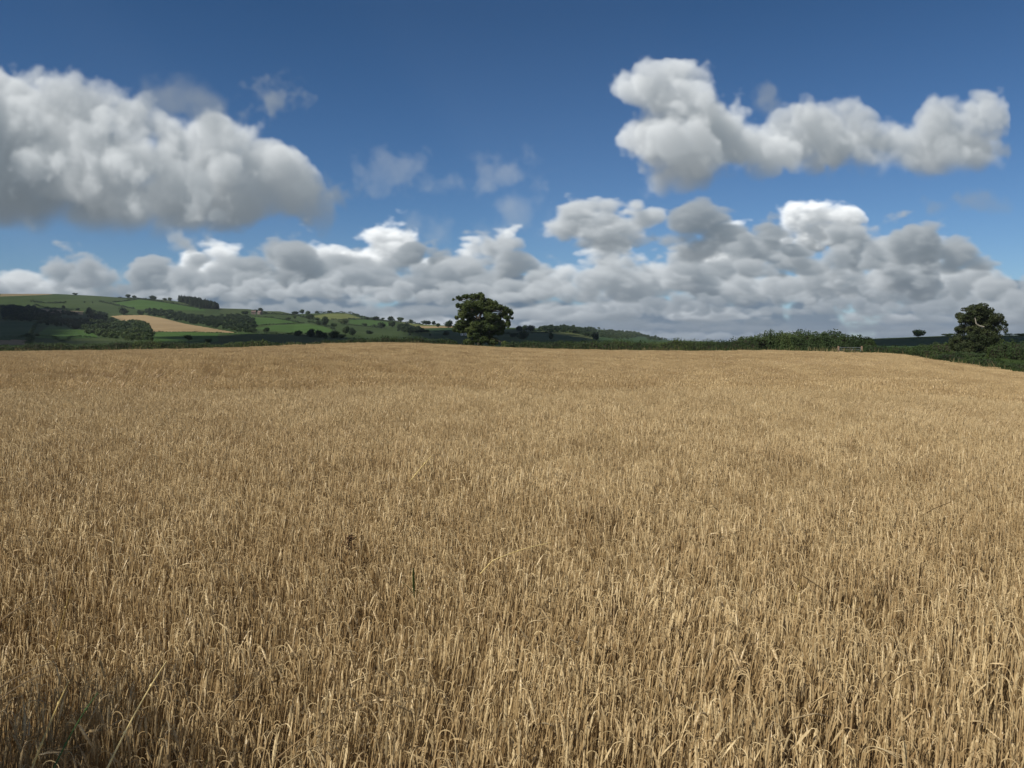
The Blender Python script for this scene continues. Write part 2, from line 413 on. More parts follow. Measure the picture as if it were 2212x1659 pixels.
def field_mat(name, c0, c1, fine=.9, broad=.012, stripe=None):
    """pasture or crop seen from far: broad patches, fine grain, optional faint drill rows"""
    m, nt, N, L = new_mat(name)
    pos = N.new('ShaderNodeNewGeometry').outputs['Position']
    a = noise_tex(N, L, broad, 4, .6, vec=pos); b = noise_tex(N, L, fine*.12, 5, .65, vec=pos)
    mm = N.new('ShaderNodeMath'); mm.operation = 'MULTIPLY_ADD'; L.new(b, mm.inputs[0]); mm.inputs[1].default_value = .55
    L.new(a, mm.inputs[2])
    fac = mm.outputs[0]
    if stripe:
        w = N.new('ShaderNodeTexWave'); w.inputs['Scale'].default_value = stripe[0]; w.inputs['Distortion'].default_value = 1.5
        w.inputs['Detail'].default_value = 2
        mp = N.new('ShaderNodeMapping'); mp.inputs['Rotation'].default_value = (0, 0, rad(stripe[1])); L.new(pos, mp.inputs[0]); L.new(mp.outputs[0], w.inputs[0])
        m2 = N.new('ShaderNodeMath'); m2.operation = 'MULTIPLY_ADD'; L.new(w.outputs['Fac'], m2.inputs[0]); m2.inputs[1].default_value = stripe[2]; L.new(fac, m2.inputs[2]); fac = m2.outputs[0]
    d = N.new('ShaderNodeBsdfPrincipled'); d.inputs['Roughness'].default_value = .95; d.inputs['Specular IOR Level'].default_value = .1
    L.new(ramp(N, L, fac, [(.5, c0), (1.0, c1)]), d.inputs['Base Color'])
    o = N.new('ShaderNodeOutputMaterial'); L.new(d.outputs[0], o.inputs[0])
    return m
def straw_mat(name, c0, c1, trans=.3, spec=.3, rough=.5):
    m, nt, N, L = new_mat(name)
    oi = N.new('ShaderNodeObjectInfo'); f = noise_tex(N, L, 38, 2, .6, 'Object')
    g = noise_tex(N, L, .05, 3, .6, 'Position')
    mm = N.new('ShaderNodeMath'); mm.operation = 'MULTIPLY_ADD'; L.new(oi.outputs['Random'], mm.inputs[0]); mm.inputs[1].default_value = .45; L.new(f, mm.inputs[2])
    m2 = N.new('ShaderNodeMath'); m2.operation = 'MULTIPLY_ADD'; L.new(g, m2.inputs[0]); m2.inputs[1].default_value = .46; L.new(mm.outputs[0], m2.inputs[2])
    col = ramp(N, L, m2.outputs[0], [(.65, c0), (1.25, c1)])
    r = [n for n in N if n.type == 'VALTORGB'][-1]; r.color_ramp.elements[0].position = .55; r.color_ramp.elements[1].position = 1.0
    sc = N.new('ShaderNodeMath'); sc.operation = 'MULTIPLY'; sc.inputs[1].default_value = .8; L.new(m2.outputs[0], sc.inputs[0]); L.new(sc.outputs[0], r.inputs[0])
    d = N.new('ShaderNodeBsdfPrincipled'); d.inputs['Roughness'].default_value = rough; d.inputs['Specular IOR Level'].default_value = spec
    t = N.new('ShaderNodeBsdfTranslucent'); mx = N.new('ShaderNodeMixShader'); o = N.new('ShaderNodeOutputMaterial')
    L.new(col, d.inputs['Base Color']); L.new(col, t.inputs['Color']); mx.inputs[0].default_value = trans
    L.new(d.outputs[0], mx.inputs[1]); L.new(t.outputs[0], mx.inputs[2]); L.new(mx.outputs[0], o.inputs[0])
    return m
MAT = dict(
    soil=plain_mat('soil', [(.3, (.05, .035, .022)), (.7, (.12, .085, .05))], 9, .95, .1, bump=.4),
    verge=field_mat('verge_grass', (.035, .055, .012), (.075, .10, .025), fine=4),
    stem=straw_mat('straw_stem', (.31, .203, .092), (.55, .405, .203), .12, .5, .42),
    ear=straw_mat('barley_ear', (.47, .338, .17), (.715, .563, .315), .15, .4, .45),
    awn=straw_mat('barley_awn', (.50, .37, .19), (.72, .57, .34), .3, .4, .45),
    leaf=straw_mat('dry_leaf', (.36, .265, .14), (.58, .465, .29), .25, .3, .55),
    straw=straw_mat('bright_straw', (.62, .46, .16), (.85, .68, .32), .2, .5, .35),
    green=foliage_mat('green_blade', (.05, .10, .03), (.08, .15, .04), (.12, .19, .06), 6),
    oat=straw_mat('oat_husk', (.54, .41, .22), (.78, .63, .38), .45, .3, .5),
    grassblade=foliage_mat('grass_blade', (0.0273, 0.0468, 0.0109), (0.0468, 0.0741, 0.0172), (0.0780, 0.1014, 0.0312), .8, .3),
    seedgrass=foliage_mat('dry_seed_grass', (.20, .16, .07), (.30, .23, .11), (.38, .30, .16), .8, .3),
    hedge=foliage_mat('hedge_leaf', (0.0208, 0.0395, 0.0117), (0.0373, 0.0627, 0.0163), (0.0673, 0.0930, 0.0232), .16),
    hedge_pale=foliage_mat('pale_hedge_leaf', (.04, .065, .014), (.065, .095, .02), (.10, .13, .03), .3),
    oak=foliage_mat('oak_leaf', (0.0357, 0.0577, 0.0138), (0.0603, 0.0850, 0.0205), (0.0987, 0.1205, 0.0328), .30),
    ash=foliage_mat('ash_leaf', (0.0290, 0.0426, 0.0146), (0.0438, 0.0571, 0.0182), (0.0668, 0.0754, 0.0268), .30),
    far=foliage_mat('far_leaf', (0.0315, 0.0553, 0.0185), (0.0480, 0.0774, 0.0238), (0.0812, 0.1106, 0.0332), .03),
    dark=foliage_mat('dark_wood_leaf', (0.0218, 0.0400, 0.0163), (0.0328, 0.0563, 0.0199), (0.0509, 0.0763, 0.0254), .03),
    conifer=foliage_mat('conifer_leaf', (0.0197, 0.0330, 0.0132), (0.0264, 0.0436, 0.0158), (0.0395, 0.0592, 0.0197), .04),
    bark=plain_mat('bark', [(.3, (.035, .028, .02)), (.7, (.10, .085, .065))], 6, .9, .2, bump=.5),
    palebark=plain_mat('pale_bark', [(.3, (.22, .19, .15)), (.7, (.42, .38, .31))], 6, .9, .2),
    deadbrown=plain_mat('dead_brown', [(.3, (.07, .04, .022)), (.7, (.14, .085, .045))], 40, .9, .1),
    twig=plain_mat('twig', [(.3, (.018, .016, .011)), (.7, (.04, .034, .024))], 3, .95, .1),
    galv=plain_mat('galvanised_steel', [(.3, (.26, .28, .29)), (.7, (.40, .42, .43))], 14, .45, .5, .6),
    post=plain_mat('weathered_timber', [(.3, (.20, .135, .085)), (.7, (.34, .245, .165))], 10, .85, .2),
    brick=plain_mat('farm_brick', [(.3, (.15, .125, .11)), (.7, (.23, .195, .17))], .8, .9, .2),
    tile=plain_mat('roof_tile', [(.3, (.10, .075, .065)), (.7, (.17, .12, .10))], 1.2, .85, .2),
    white=plain_mat('white_render', [(.3, (.70, .69, .66)), (.7, (.82, .81, .78))], .6, .8, .3),
    slate=plain_mat('slate', [(.3, (.10, .11, .13)), (.7, (.18, .19, .21))], 1.2, .7, .4),
    glass=plain_mat('dark_window', [(.3, (.02, .022, .025)), (.7, (.03, .032, .035))], 1, .2, .5),
    door=plain_mat('painted_door', [(.3, (.10, .06, .04)), (.7, (.15, .09, .06))], 2, .6, .4),
    cloud=plain_mat('shade_cloud_white', [(.3, (.8, .8, .8)), (.7, (.88, .88, .88))], .003, 1, 0),
    pasture=field_mat('pasture', (.026, .045, .011), (.046, .069, .019)),
    pasture_bright=field_mat('bright_pasture', (.036, .076, .014), (.055, .102, .022)),
    pasture_dull=field_mat('dull_pasture', (.034, .050, .016), (.054, .072, .023)),
    crop_green=field_mat('dark_green_crop', (.022, .046, .016), (.034, .064, .020), stripe=(.05, 20, .1)),
    hay=field_mat('hay_meadow', (.085, .105, .03), (.13, .145, .045), stripe=(.03, 60, .2)),
    stubble=field_mat('tan_stubble', (.21, .15, .075), (.30, .22, .115), stripe=(.035, 75, .22)),
    fallow=field_mat('brown_fallow', (.14, .11, .065), (.20, .16, .095)),
    moor=field_mat('dry_moor', (.15, .12, .065), (.21, .165, .09)),
)


# ------------------------------------------------------------------ the lie of the land
CANOPY = 0.72
def table(rows):                       # (u, v, other...) -> p, w, other
    R = []
    for r in rows:
        X, w = P(r[0], r[1]); R.append(((X-CU)/FPX, w/FPX)+tuple(r[2:]))
    R = np.array(R); return R
EDGE = table([(-300, 759, 190), (0, 758, 190), (240, 755.5, 188), (380, 753, 186), (520, 749.5, 184), (640, 745, 182), (740, 741.2, 180), (822, 739.6, 178), (900, 740.6, 180), (1000, 744.8, 186), (1060, 748, 190),
              (1130, 751.5, 190), (1300, 755.5, 184), (1500, 757, 172), (1664, 755.5, 160), (1800, 758.5, 148), (1880, 760.5, 141), (1944, 763, 133), (1997, 773, 121), (2086, 785.5, 109), (2212, 804, 97), (2500, 850, 80)])
SKYL = table([(-400, 640, 2000), (0, 634.6, 1900), (125, 635, 1850), (205, 639, 1800), (262, 643, 1780), (312, 644.5, 1760), (362, 648.5, 1720), (420, 656, 1700), (475, 666, 1650), (535, 667.6, 1620), (572, 672, 1600), (605, 672.5, 1600), (635, 679, 1560),
              (680, 677, 1540), (735, 675.5, 1540), (760, 678, 1540), (785, 683, 1520), (810, 688, 1500), (847, 693, 1480), (885, 698, 1450), (915, 701, 1420), (960, 703, 1400), (1040, 706, 1450), (1110, 708, 1500), (1160, 709, 1550), (1257, 707, 1700), (1290, 711, 2200), (1345, 716, 2300), (1395, 725, 2300),
              (1445, 735, 2200), (1560, 739, 1500), (1700, 738, 760), (1880, 732, 540), (1900, 731, 540), (2041, 725.5, 520), (2212, 724, 500), (2600, 722, 480)])
BASE = table([(-400, 745), (1500, 744), (1700, 747), (1850, 750), (1950, 756), (2050, 762), (2212, 766), (2600, 775)])
def smooth(t): t = np.clip(t, 0, 1); return t*t*(3-2*t)
def edge(p): return np.interp(p, EDGE[:, 0], EDGE[:, 2]), np.interp(p, EDGE[:, 0], EDGE[:, 1])
def hill(p):
    ye = edge(p)[0]
    y0 = ye+np.interp(p, [.30, .45], [85, 45])
    return y0, np.interp(p, BASE[:, 0], BASE[:, 1]), np.interp(p, SKYL[:, 0], SKYL[:, 2]), np.interp(p, SKYL[:, 0], SKYL[:, 1])
def lumps(x, y):
    return (np.sin(x*.021+1.3)*np.sin(y*.017+.4)+.6*np.sin(x*.043-y*.031+2.)+.4*np.sin(x*.011+y*.052))*.8
def ground_z(x, y):
    x = np.asarray(x, float); y = np.asarray(y, float)
    yy = np.maximum(y, 1.0); p = np.clip(x/np.maximum(yy, 3), -.8, .8)
    ye, we = edge(p)
    zc = EYE+we*ye-CANOPY
    t = np.clip(yy/ye, 0, 1)
    z = zc*smooth(t)
    z = z+.42*np.exp(-((yy-44-8*p)/12)**2)*smooth((-.12-p)/.2)            # a low swell across the left of the field
    z = z+.05*np.sin(x*.23+1)*np.sin(yy*.11)*smooth((yy-8)/10)*(1-smooth((yy-ye*.8)/(ye*.2)))
    d = yy-ye
    bank = .38*smooth((d-.6)/2.2)*smooth((9-d)/4)*np.interp(p, [-.25, -.12, 0, .06], [1, .3, .4, 1])
    y0, w0, ys, ws = hill(p)
    z0 = EYE+w0*y0
    mid = zc+(z0-zc)*smooth((d-4)/np.maximum(y0-ye-4, 1))
    th = np.clip((yy-y0)/(ys-y0), 0, 1)
    zh = EYE+(w0+(ws-w0)*th)*yy
    over = np.maximum(yy-ys, 0)
    zh = np.where(over > 0, EYE+ws*ys-over*.05-40*smooth(over/900)*0, zh)
    zh = np.maximum(zh, -30)
    zh = zh+lumps(x, yy)*smooth((yy-y0)/150)*smooth((ys-yy)/200)
    return np.where(d < 0, z, np.where(yy < y0, mid+bank, zh))
def on_hill(u, v):
    """the point of the hillside seen at (u, v)"""
    X, w = P(u, v); p = (X-CU)/FPX; w /= FPX
    y0, w0, ys, ws = (float(q) for q in hill(p))
    t = min(max((w-w0)/(ws-w0), 0), .998)
    y = y0+(ys-y0)*t; x = p*y
    for _ in range(6):
        e = (float(ground_z(x, y))-EYE)/y-w
        y = min(max(y-e/((ws-w0)/(ys-y0)), y0), ys*.998); x = p*y
    return x, y, float(ground_z(x, y))
def at_depth(u, y, dz=0.):
    p = (P(u, 750)[0]-CU)/FPX
    return p*y, y, float(ground_z(p*y, y))+dz
R1 = lambda L: [(.25*a[0], 606.4+.25*a[1])+tuple(a[2:]) for a in L]            # three enlargements the hillside was measured in
R2 = lambda L: [(485.1+.25*a[0], 606.4+.25*a[1])+tuple(a[2:]) for a in L]
R3 = lambda L: [(970.2+.25*a[0], 606.4+.25*a[1])+tuple(a[2:]) for a in L]
def inside(px, py, poly):
    poly = np.asarray(poly, float); c = np.zeros(len(px), bool); j = len(poly)-1
    for i in range(len(poly)):
        xi, yi = poly[i][:2]; xj, yj = poly[j][:2]
        with np.errstate(divide='ignore', invalid='ignore'):
            c ^= ((yi > py) != (yj > py)) & (px < (xj-xi)*(py-yi)/(yj-yi+1e-12)+xi)
        j = i
    return c
def grid_faces(nr, nc):
    i = np.arange(nr-1)[:, None]*nc; j = np.arange(nc-1)[None]
    return np.stack([i+j, i+j+1, i+nc+j+1, i+nc+j], -1).reshape(-1, 4)
def build_ground():
    q = np.concatenate([np.linspace(-1.15, -.7, 12)[:-1], np.linspace(-.7, .7, 260), np.linspace(.7, 1.15, 12)[1:]])
    s = np.concatenate([np.linspace(-8, 3, 12)[:-1], 3*np.exp(np.linspace(0, math.log(30), 60))[:-1], np.linspace(90, 205, 150)])
    Q, Y = np.meshgrid(q, s); X = Q*(np.maximum(Y, 0)+5)
    Z = ground_z(X, Y)
    p = X/np.maximum(Y, 3); d = Y-edge(np.clip(p, -.8, .8))[0]
    f = grid_faces(*X.shape)
    dm = d.ravel()[f].mean(1)
    tag(link('ground', mesh_from('ground', np.stack([X, Y, Z], -1).reshape(-1, 3), [f], [MAT['soil'], MAT['verge']], [(dm > .25).astype(int)], True)), kind='structure')
    # hills: everything beyond the far hedges
    u = np.concatenate([np.linspace(-1500, -60, 60)[:-1], np.linspace(-60, 2270, 1100), np.linspace(2270, 3600, 50)[1:]])
    t = np.concatenate([np.linspace(-.07, 0, 6)[:-1], np.linspace(0, 1, 230), 1+np.array([.01, .03, .07, .15, .3, .6, 1., 2.])])
    pp = (u-CU)/FPX
    y0, w0, ys, ws = hill(np.clip(pp, -.8, .8))
    Y = y0[None]+(ys-y0)[None]*t[:, None]; ye = edge(np.clip(pp, -.8, .8))[0]
    Y[:5] = ye[None]+4.2+(y0-ye-4.2)[None]*np.linspace(0, 1, 6)[:-1][:, None]
    X = pp[None]*Y; Z = ground_z(X, Y)+.012
    f = grid_faces(*X.shape)
    V = np.stack([X, Y, Z], -1).reshape(-1, 3)
    c = V[f].mean(1)
    # photograph coordinates of the face centres, only to assign field parcels once
    fy = c[:, 1]*math.cos(PITCH)-(c[:, 2]-EYE)*math.sin(PITCH); fz = c[:, 1]*math.sin(PITCH)+(c[:, 2]-EYE)*math.cos(PITCH)
    fu = CU+FPX*c[:, 0]/fy; fv = CV-FPX*fz/fy
    names = ['pasture', 'pasture_bright', 'pasture_dull', 'crop_green', 'hay', 'stubble', 'fallow', 'moor']
    mi = np.zeros(len(f), int)
    rng = np.random.default_rng(2)
    wob = np.sin(c[:, 0]*.05)*.5+np.sin(c[:, 1]*.035+1)*.5
    for poly, nm in PARCELS:
        mi[inside(fu+wob, fv+wob*.3, poly)] = names.index(nm)
    mi[c[:, 1] > np.interp(c[:, 0]/c[:, 1], SKYL[:, 0], SKYL[:, 2])] = 0
    tag(link('hills', mesh_from('hills', V, [f], [MAT[n] for n in names], [mi], True)), kind='structure')
    a = np.linspace(0, 2*math.pi, 65)[:-1]
    r = 9000
    V = np.concatenate([[[0, 0, -34]], np.stack([np.cos(a)*r, np.sin(a)*r, np.full(64, -34.)], 1)])
    F = np.stack([np.zeros(64, int), 1+np.arange(64), 1+(np.arange(64)+1) % 64], 1)
    tag(link('terrain', mesh_from('terrain', V, [F], MAT['pasture_dull'])), kind='structure')
PARCELS = [
    (R1([(0, 105), (500, 105), (420, 122), (200, 130), (0, 138)]), 'moor'),
    (R1([(0, 140), (300, 140), (820, 150), (1180, 158), (980, 185), (860, 182), (560, 180), (300, 185), (0, 205)]), 'pasture'),
    (R1([(1000, 188), (1190, 160), (1400, 182), (1740, 240), (1780, 262), (1480, 250), (1160, 245), (1020, 215)]), 'pasture_bright'),
    (R1([(1240, 158), (1450, 170), (1600, 195), (1760, 240), (1600, 214), (1400, 180)]), 'pasture_dull'),
    (R1([(300, 200), (860, 190), (1000, 215), (1160, 245), (1100, 290), (960, 290), (760, 250), (450, 240), (360, 228)]), 'pasture'),
    (R1([(320, 240), (720, 266), (712, 294), (640, 285), (400, 276)]), 'fallow'),
    (R1([(955, 306), (1050, 298), (1250, 296), (1400, 322), (1600, 372), (1800, 406), (2070, 453), (1850, 448), (1650, 441), (1300, 441), (1270, 400), (1240, 360), (1050, 345)]), 'stubble'),
    (R1([(-200, 340), (300, 362), (312, 400), (262, 470), (170, 505), (-200, 505)]), 'crop_green'),
    (R1([(290, 480), (430, 388), (600, 408), (820, 448), (845, 490), (560, 500), (350, 498)]), 'pasture_bright'),
    (R1([(-200, 512), (272, 512), (235, 552), (-200, 552)]), 'fallow'),
    (R1([(270, 510), (840, 496), (1200, 505), (1200, 540), (240, 548)]), 'pasture_dull'),
    (R1([(1315, 445), (1640, 442), (2240, 456), (2240, 530), (1330, 526)]), 'pasture_bright'),
    (R1([(1900, 240), (2120, 240), (2120, 290), (1900, 290)]), 'pasture_dull'),
    (R2([(0, 240), (220, 245), (150, 290), (0, 285)]), 'pasture_dull'),
    (R2([(240, 412), (430, 384), (700, 370), (860, 398), (940, 430), (880, 446), (600, 452)]), 'pasture_bright'),
    (R2([(250, 315), (400, 321), (640, 357), (440, 374), (300, 386), (246, 372)]), 'pasture_bright'),
    (R2([(340, 288), (620, 302), (760, 342), (720, 358), (640, 352), (420, 318), (260, 306)]), 'pasture'),
    (R2([(350, 262), (620, 270), (560, 292), (350, 284)]), 'pasture_dull'),
    (R2([(770, 305), (900, 284), (1060, 284), (1185, 326), (920, 336), (790, 325)]), 'hay'),
    (R2([(1130, 285), (1240, 305), (1240, 325), (1190, 325)]), 'pasture_bright'),
    (R2([(960, 376), (1100, 384), (1500, 438), (1570, 470), (1150, 474), (930, 420)]), 'pasture'),
    (R2([(1080, 336), (1250, 336), (1430, 362), (1430, 388), (1300, 398), (1080, 370)]), 'pasture_bright'),
    (R2([(930, 338), (1080, 336), (1060, 368), (940, 360)]), 'pasture_dull'),
    (R2([(1640, 392), (1700, 388), (1990, 394), (1990, 406), (1720, 411)]), 'stubble'),
    (R2([(1480, 352), (1640, 372), (1980, 384), (1980, 394), (1640, 390)]), 'hay'),
    (R2([(1720, 412), (2060, 408), (2060, 480), (1820, 470)]), 'crop_green'),
    (R2([(-60, 458), (240, 456), (600, 460), (900, 505), (700, 525), (-60, 530)]), 'pasture'),
    (R3([(400, 430), (900, 430), (900, 470), (400, 520)]), 'pasture'),
    (R3([(690, 458), (880, 460), (1235, 500), (1235, 530), (640, 530)]), 'crop_green'),
    (R3([(760, 428), (900, 442), (1060, 450), (1245, 490), (1235, 502), (1050, 480), (890, 458)]), 'hay'),
    (R3([(1292, 483), (1370, 489), (1340, 506), (1296, 506)]), 'stubble'),
    (R3([(1500, 470), (1760, 480), (1760, 515), (1600, 515)]), 'pasture'),
    (R3([(1290, 425), (1500, 432), (1760, 478), (1900, 508), (1900, 530), (1240, 530), (1240, 440)]), 'crop_green'),
    ([(1880, 728), (2300, 718), (2300, 729), (2041, 729), (1880, 735)], 'pasture'),
    ([(1860, 736), (2041, 730), (2300, 729), (2300, 744), (2041, 745), (1900, 752), (1860, 752)], 'crop_green'),
]
build_ground()


# ------------------------------------------------------------------ hedges
def hedge(name, label, cat, pts, width=1.9, leaf=.24, per=75, mat='hedge', seed=0, group=None, lumpy=.3, pale=()):
    """pts: (x, y, z ground, z top) along its line; leafy skin over a core of twigs"""
    rng = np.random.default_rng(seed)
    pts = np.asarray(pts, float)
    o = pts[len(pts)//2, :3].copy()
    root = empty(name, o, label, cat, group)
    d = np.concatenate([[0], np.cumsum(np.linalg.norm(np.diff(pts[:, :2], axis=0), axis=1))])
    Ltot = d[-1]; n = max(8, int(Ltot/.6))
    s = np.linspace(0, Ltot, n)
    line = np.stack([np.interp(s, d, pts[:, k]) for k in range(4)], 1)
    tan = unit(np.gradient(line[:, :2], axis=0)); nor = np.stack([-tan[:, 1], tan[:, 0]], 1)
    ph = rng.uniform(0, 6, 6)
    def topf(t): return lumpy*(.5*np.sin(t*.9+ph[0])+.35*np.sin(t*2.3+ph[1])+.3*np.sin(t*.37+ph[2])+.3*np.sin(t*4.9+ph[4])*(width < 4))
    def widf(t): return 1+.22*np.sin(t*.7+ph[3])+.15*np.sin(t*1.9+ph[5])
    # core
    h = np.maximum(line[:, 3]+topf(s)-lumpy*.6*(name != 'bramble_bank')-line[:, 2], .5)
    w = width*.5*widf(s)
    cap = np.sqrt(np.clip(np.minimum(s, Ltot-s)/(width*.8), .05, 1)); h = np.maximum(h*(.45+.55*cap), .3); w = w*cap
    prof = np.array([(-.72, 0), (-.8, .5), (-.5, .80), (0, .86), (.5, .80), (.8, .5), (.72, 0)])
    V = np.stack([np.concatenate([line[:, :2]+nor*(w*a)[:, None], (line[:, 2]-.15+(h+.1)*b)[:, None]], 1) for a, b in prof], 1).reshape(-1, 3)-o
    m = len(prof); i = np.arange(n-1)[:, None]*m; j = np.arange(m-1)[None]
    F = np.stack([i+j, i+j+1, i+m+j+1, i+m+j], -1).reshape(-1, 4)
    link('branches', mesh_from('hedge_branches', V, [F], MAT['twig']), root)
    # leaves
    N = int(Ltot*per*(1+h.mean()*1.6))
    t = rng.uniform(0, Ltot, N)
    k = rng.uniform(0, 1, N)
    hh = np.interp(t, s, h); ww = np.interp(t, s, w)
    ang = math.pi*k
    cx = np.sign(np.cos(ang))*np.abs(np.cos(ang))**.55; cz = np.abs(np.sin(ang))**.6
    low = rng.random(N) < .45
    cz = np.where(low, rng.uniform(0, .85, N), cz); cx = np.where(low, np.where(rng.random(N) < .6, -1, 1)*rng.uniform(.75, 1.05, N), cx)
    r = rng.uniform(.80, 1.05, N)+rng.exponential(.012, N)
    q = 1 if width < 4 else .35; bump = 1+.16*np.sin(t*5.3*q+cz*7)*np.sin(t*3.1*q-cx*4)
    base = np.stack([np.interp(t, s, line[:, q]) for q in range(3)], 1)
    nn = np.stack([np.interp(t, s, nor[:, q]) for q in range(2)], 1)
    C = base.copy(); C[:, :2] += nn*(ww*cx*r*bump)[:, None]; C[:, 2] += hh*cz*np.minimum(r*bump, 1.15)
    C -= o
    out = np.concatenate([nn*cx[:, None], (cz*.9)[:, None]], 1)+rng.normal(size=(N, 3))*.55
    V, Q = leaf_quads(C, out, leaf*rng.uniform(.6, 1.35, N), rng)
    mi = np.zeros(N, int)
    if len(pale):
        xs = C[:, 0]+o[0]
        for a, b in pale: mi[(xs > a) & (xs < b) & (rng.random(N) < .75)] = 1
    link('foliage', mesh_from('hedge_foliage', V, [Q], [MAT[mat], MAT['hedge_pale']], [mi]), root)
    return root
def hedge_line(rows, step=None):
    """rows (u, v of top, metres beyond the crop edge) -> points on the ground"""
    out = []
    for u, v, dd in rows:
        X, w = P(u, v); p = (X-CU)/FPX; y = float(edge(np.clip(p, -.8, .8))[0])+dd
        x = p*y; z = float(ground_z(x, y)); out.append((x, y, z-.05, max(EYE+w/FPX*y-.32, z+.6)))
    return out
px = lambda u, y: (P(u, 740)[0]-CU)/FPX*y
hedge('hedge', 'long low dark green hedge along the far left edge of the barley', 'hedge',
      hedge_line([(-1000, 742, 5), (-700, 741, 5), (-420, 741, 5), (-200, 741, 5), (0, 742, 5), (40, 740, 5), (75, 737, 5), (140, 738, 5), (205, 739, 5), (240, 736, 5), (275, 734, 5), (310, 731, 5), (335, 729, 5), (360, 734, 5), (420, 737, 5), (480, 738, 5), (520, 734, 5), (545, 731, 5), (570, 733, 6),
                  (600, 735, 7), (660, 736, 8), (700, 733, 9), (735, 730, 10), (760, 727, 11), (810, 723.5, 12), (860, 724, 12), (910, 725, 11), (960, 727, 9), (990, 729, 8)]),
      seed=1, pale=[(px(300, 195), px(365, 195)), (px(505, 195), px(600, 195))], lumpy=.35)
hedge('hedge', 'dark green trimmed hedge between the big round oak and the tall thicket', 'hedge',
      hedge_line([(1085, 735, 4), (1110, 734, 4), (1170, 735, 4), (1220, 733, 4), (1295, 733, 4), (1335, 730, 4), (1383, 733, 4), (1420, 736, 4), (1440, 733, 4), (1460, 728.5, 4), (1482, 732, 4), (1495, 729.5, 4), (1516, 732, 4), (1545, 730, 4), (1570, 729, 4), (1610, 727, 4), (1640, 726, 4)]),
      seed=2, pale=[(px(1452, 180), px(1485, 180))], lumpy=.24)
hedge('thicket', 'tall bushy green thicket rising behind the metal field gate', 'thicket',
      hedge_line([(1580, 727, 9), (1600, 723, 9), (1635, 721, 10), (1650, 717, 10), (1664, 715.5, 11), (1700, 714, 12), (1720, 713, 12), (1740, 713, 12), (1780, 714, 12), (1808, 716, 12), (1822, 720, 12), (1838, 719, 12), (1858, 725, 12), (1872, 727, 12), (1895, 733, 12)]),
      width=5.0, leaf=.28, per=170, seed=3, lumpy=.42)
hedge('hedge', 'dark hedge running down the right edge of the field from the gate', 'hedge',
      hedge_line([(1866, 744, 4), (1880, 743, 4), (1910, 743, 4), (1935, 744, 4), (1961, 744, 4), (1997, 747, 4), (2023, 752, 4), (2045, 754, 4), (2068, 760, 4), (2103, 763, 4), (2121, 766.5, 4), (2150, 769.5, 4), (2175, 774, 4), (2212, 778, 4), (2300, 782, 4), (2420, 800, 4), (2560, 820, 4), (2900, 822, 4)]),
      seed=4, width=2.2, per=110, leaf=.2, lumpy=.25)
near = lambda rows: [(px(u, y), y, float(ground_z(px(u, y), y))-.2, EYE+P(u, v)[1]/FPX*y) for u, v, y in rows]
hedge('hedge', 'short pale topped hedge against the left side of the round right tree', 'hedge',
      near([(1975, 747, 172), (2000, 743, 168), (2020, 742, 164), (2035, 740, 162), (2050, 743, 160), (2085, 746, 158)]), seed=5, width=3.2, per=80, leaf=.24, lumpy=.4, pale=[(px(2022, 163), px(2047, 161))])
hedge('hedge', 'bushy hedge with bright tops right of the round right tree', 'hedge',
      near([(2138, 748, 137), (2150, 740, 136), (2165, 735, 134), (2190, 736, 132), (2212, 738, 129), (2260, 742, 124), (2330, 748, 118)]), seed=7, width=3.4, per=90, leaf=.22, lumpy=.4, pale=[(px(2153, 135), px(2180, 133))])

hedge('bramble_bank', 'low dark bramble bank at the foot of the round right tree', 'bramble bank',
      near([(2040, 760, 142), (2070, 757, 141), (2100, 760, 140), (2130, 762, 139), (2150, 766, 138)]), seed=8, width=4.0, per=90, leaf=.22, lumpy=.3)

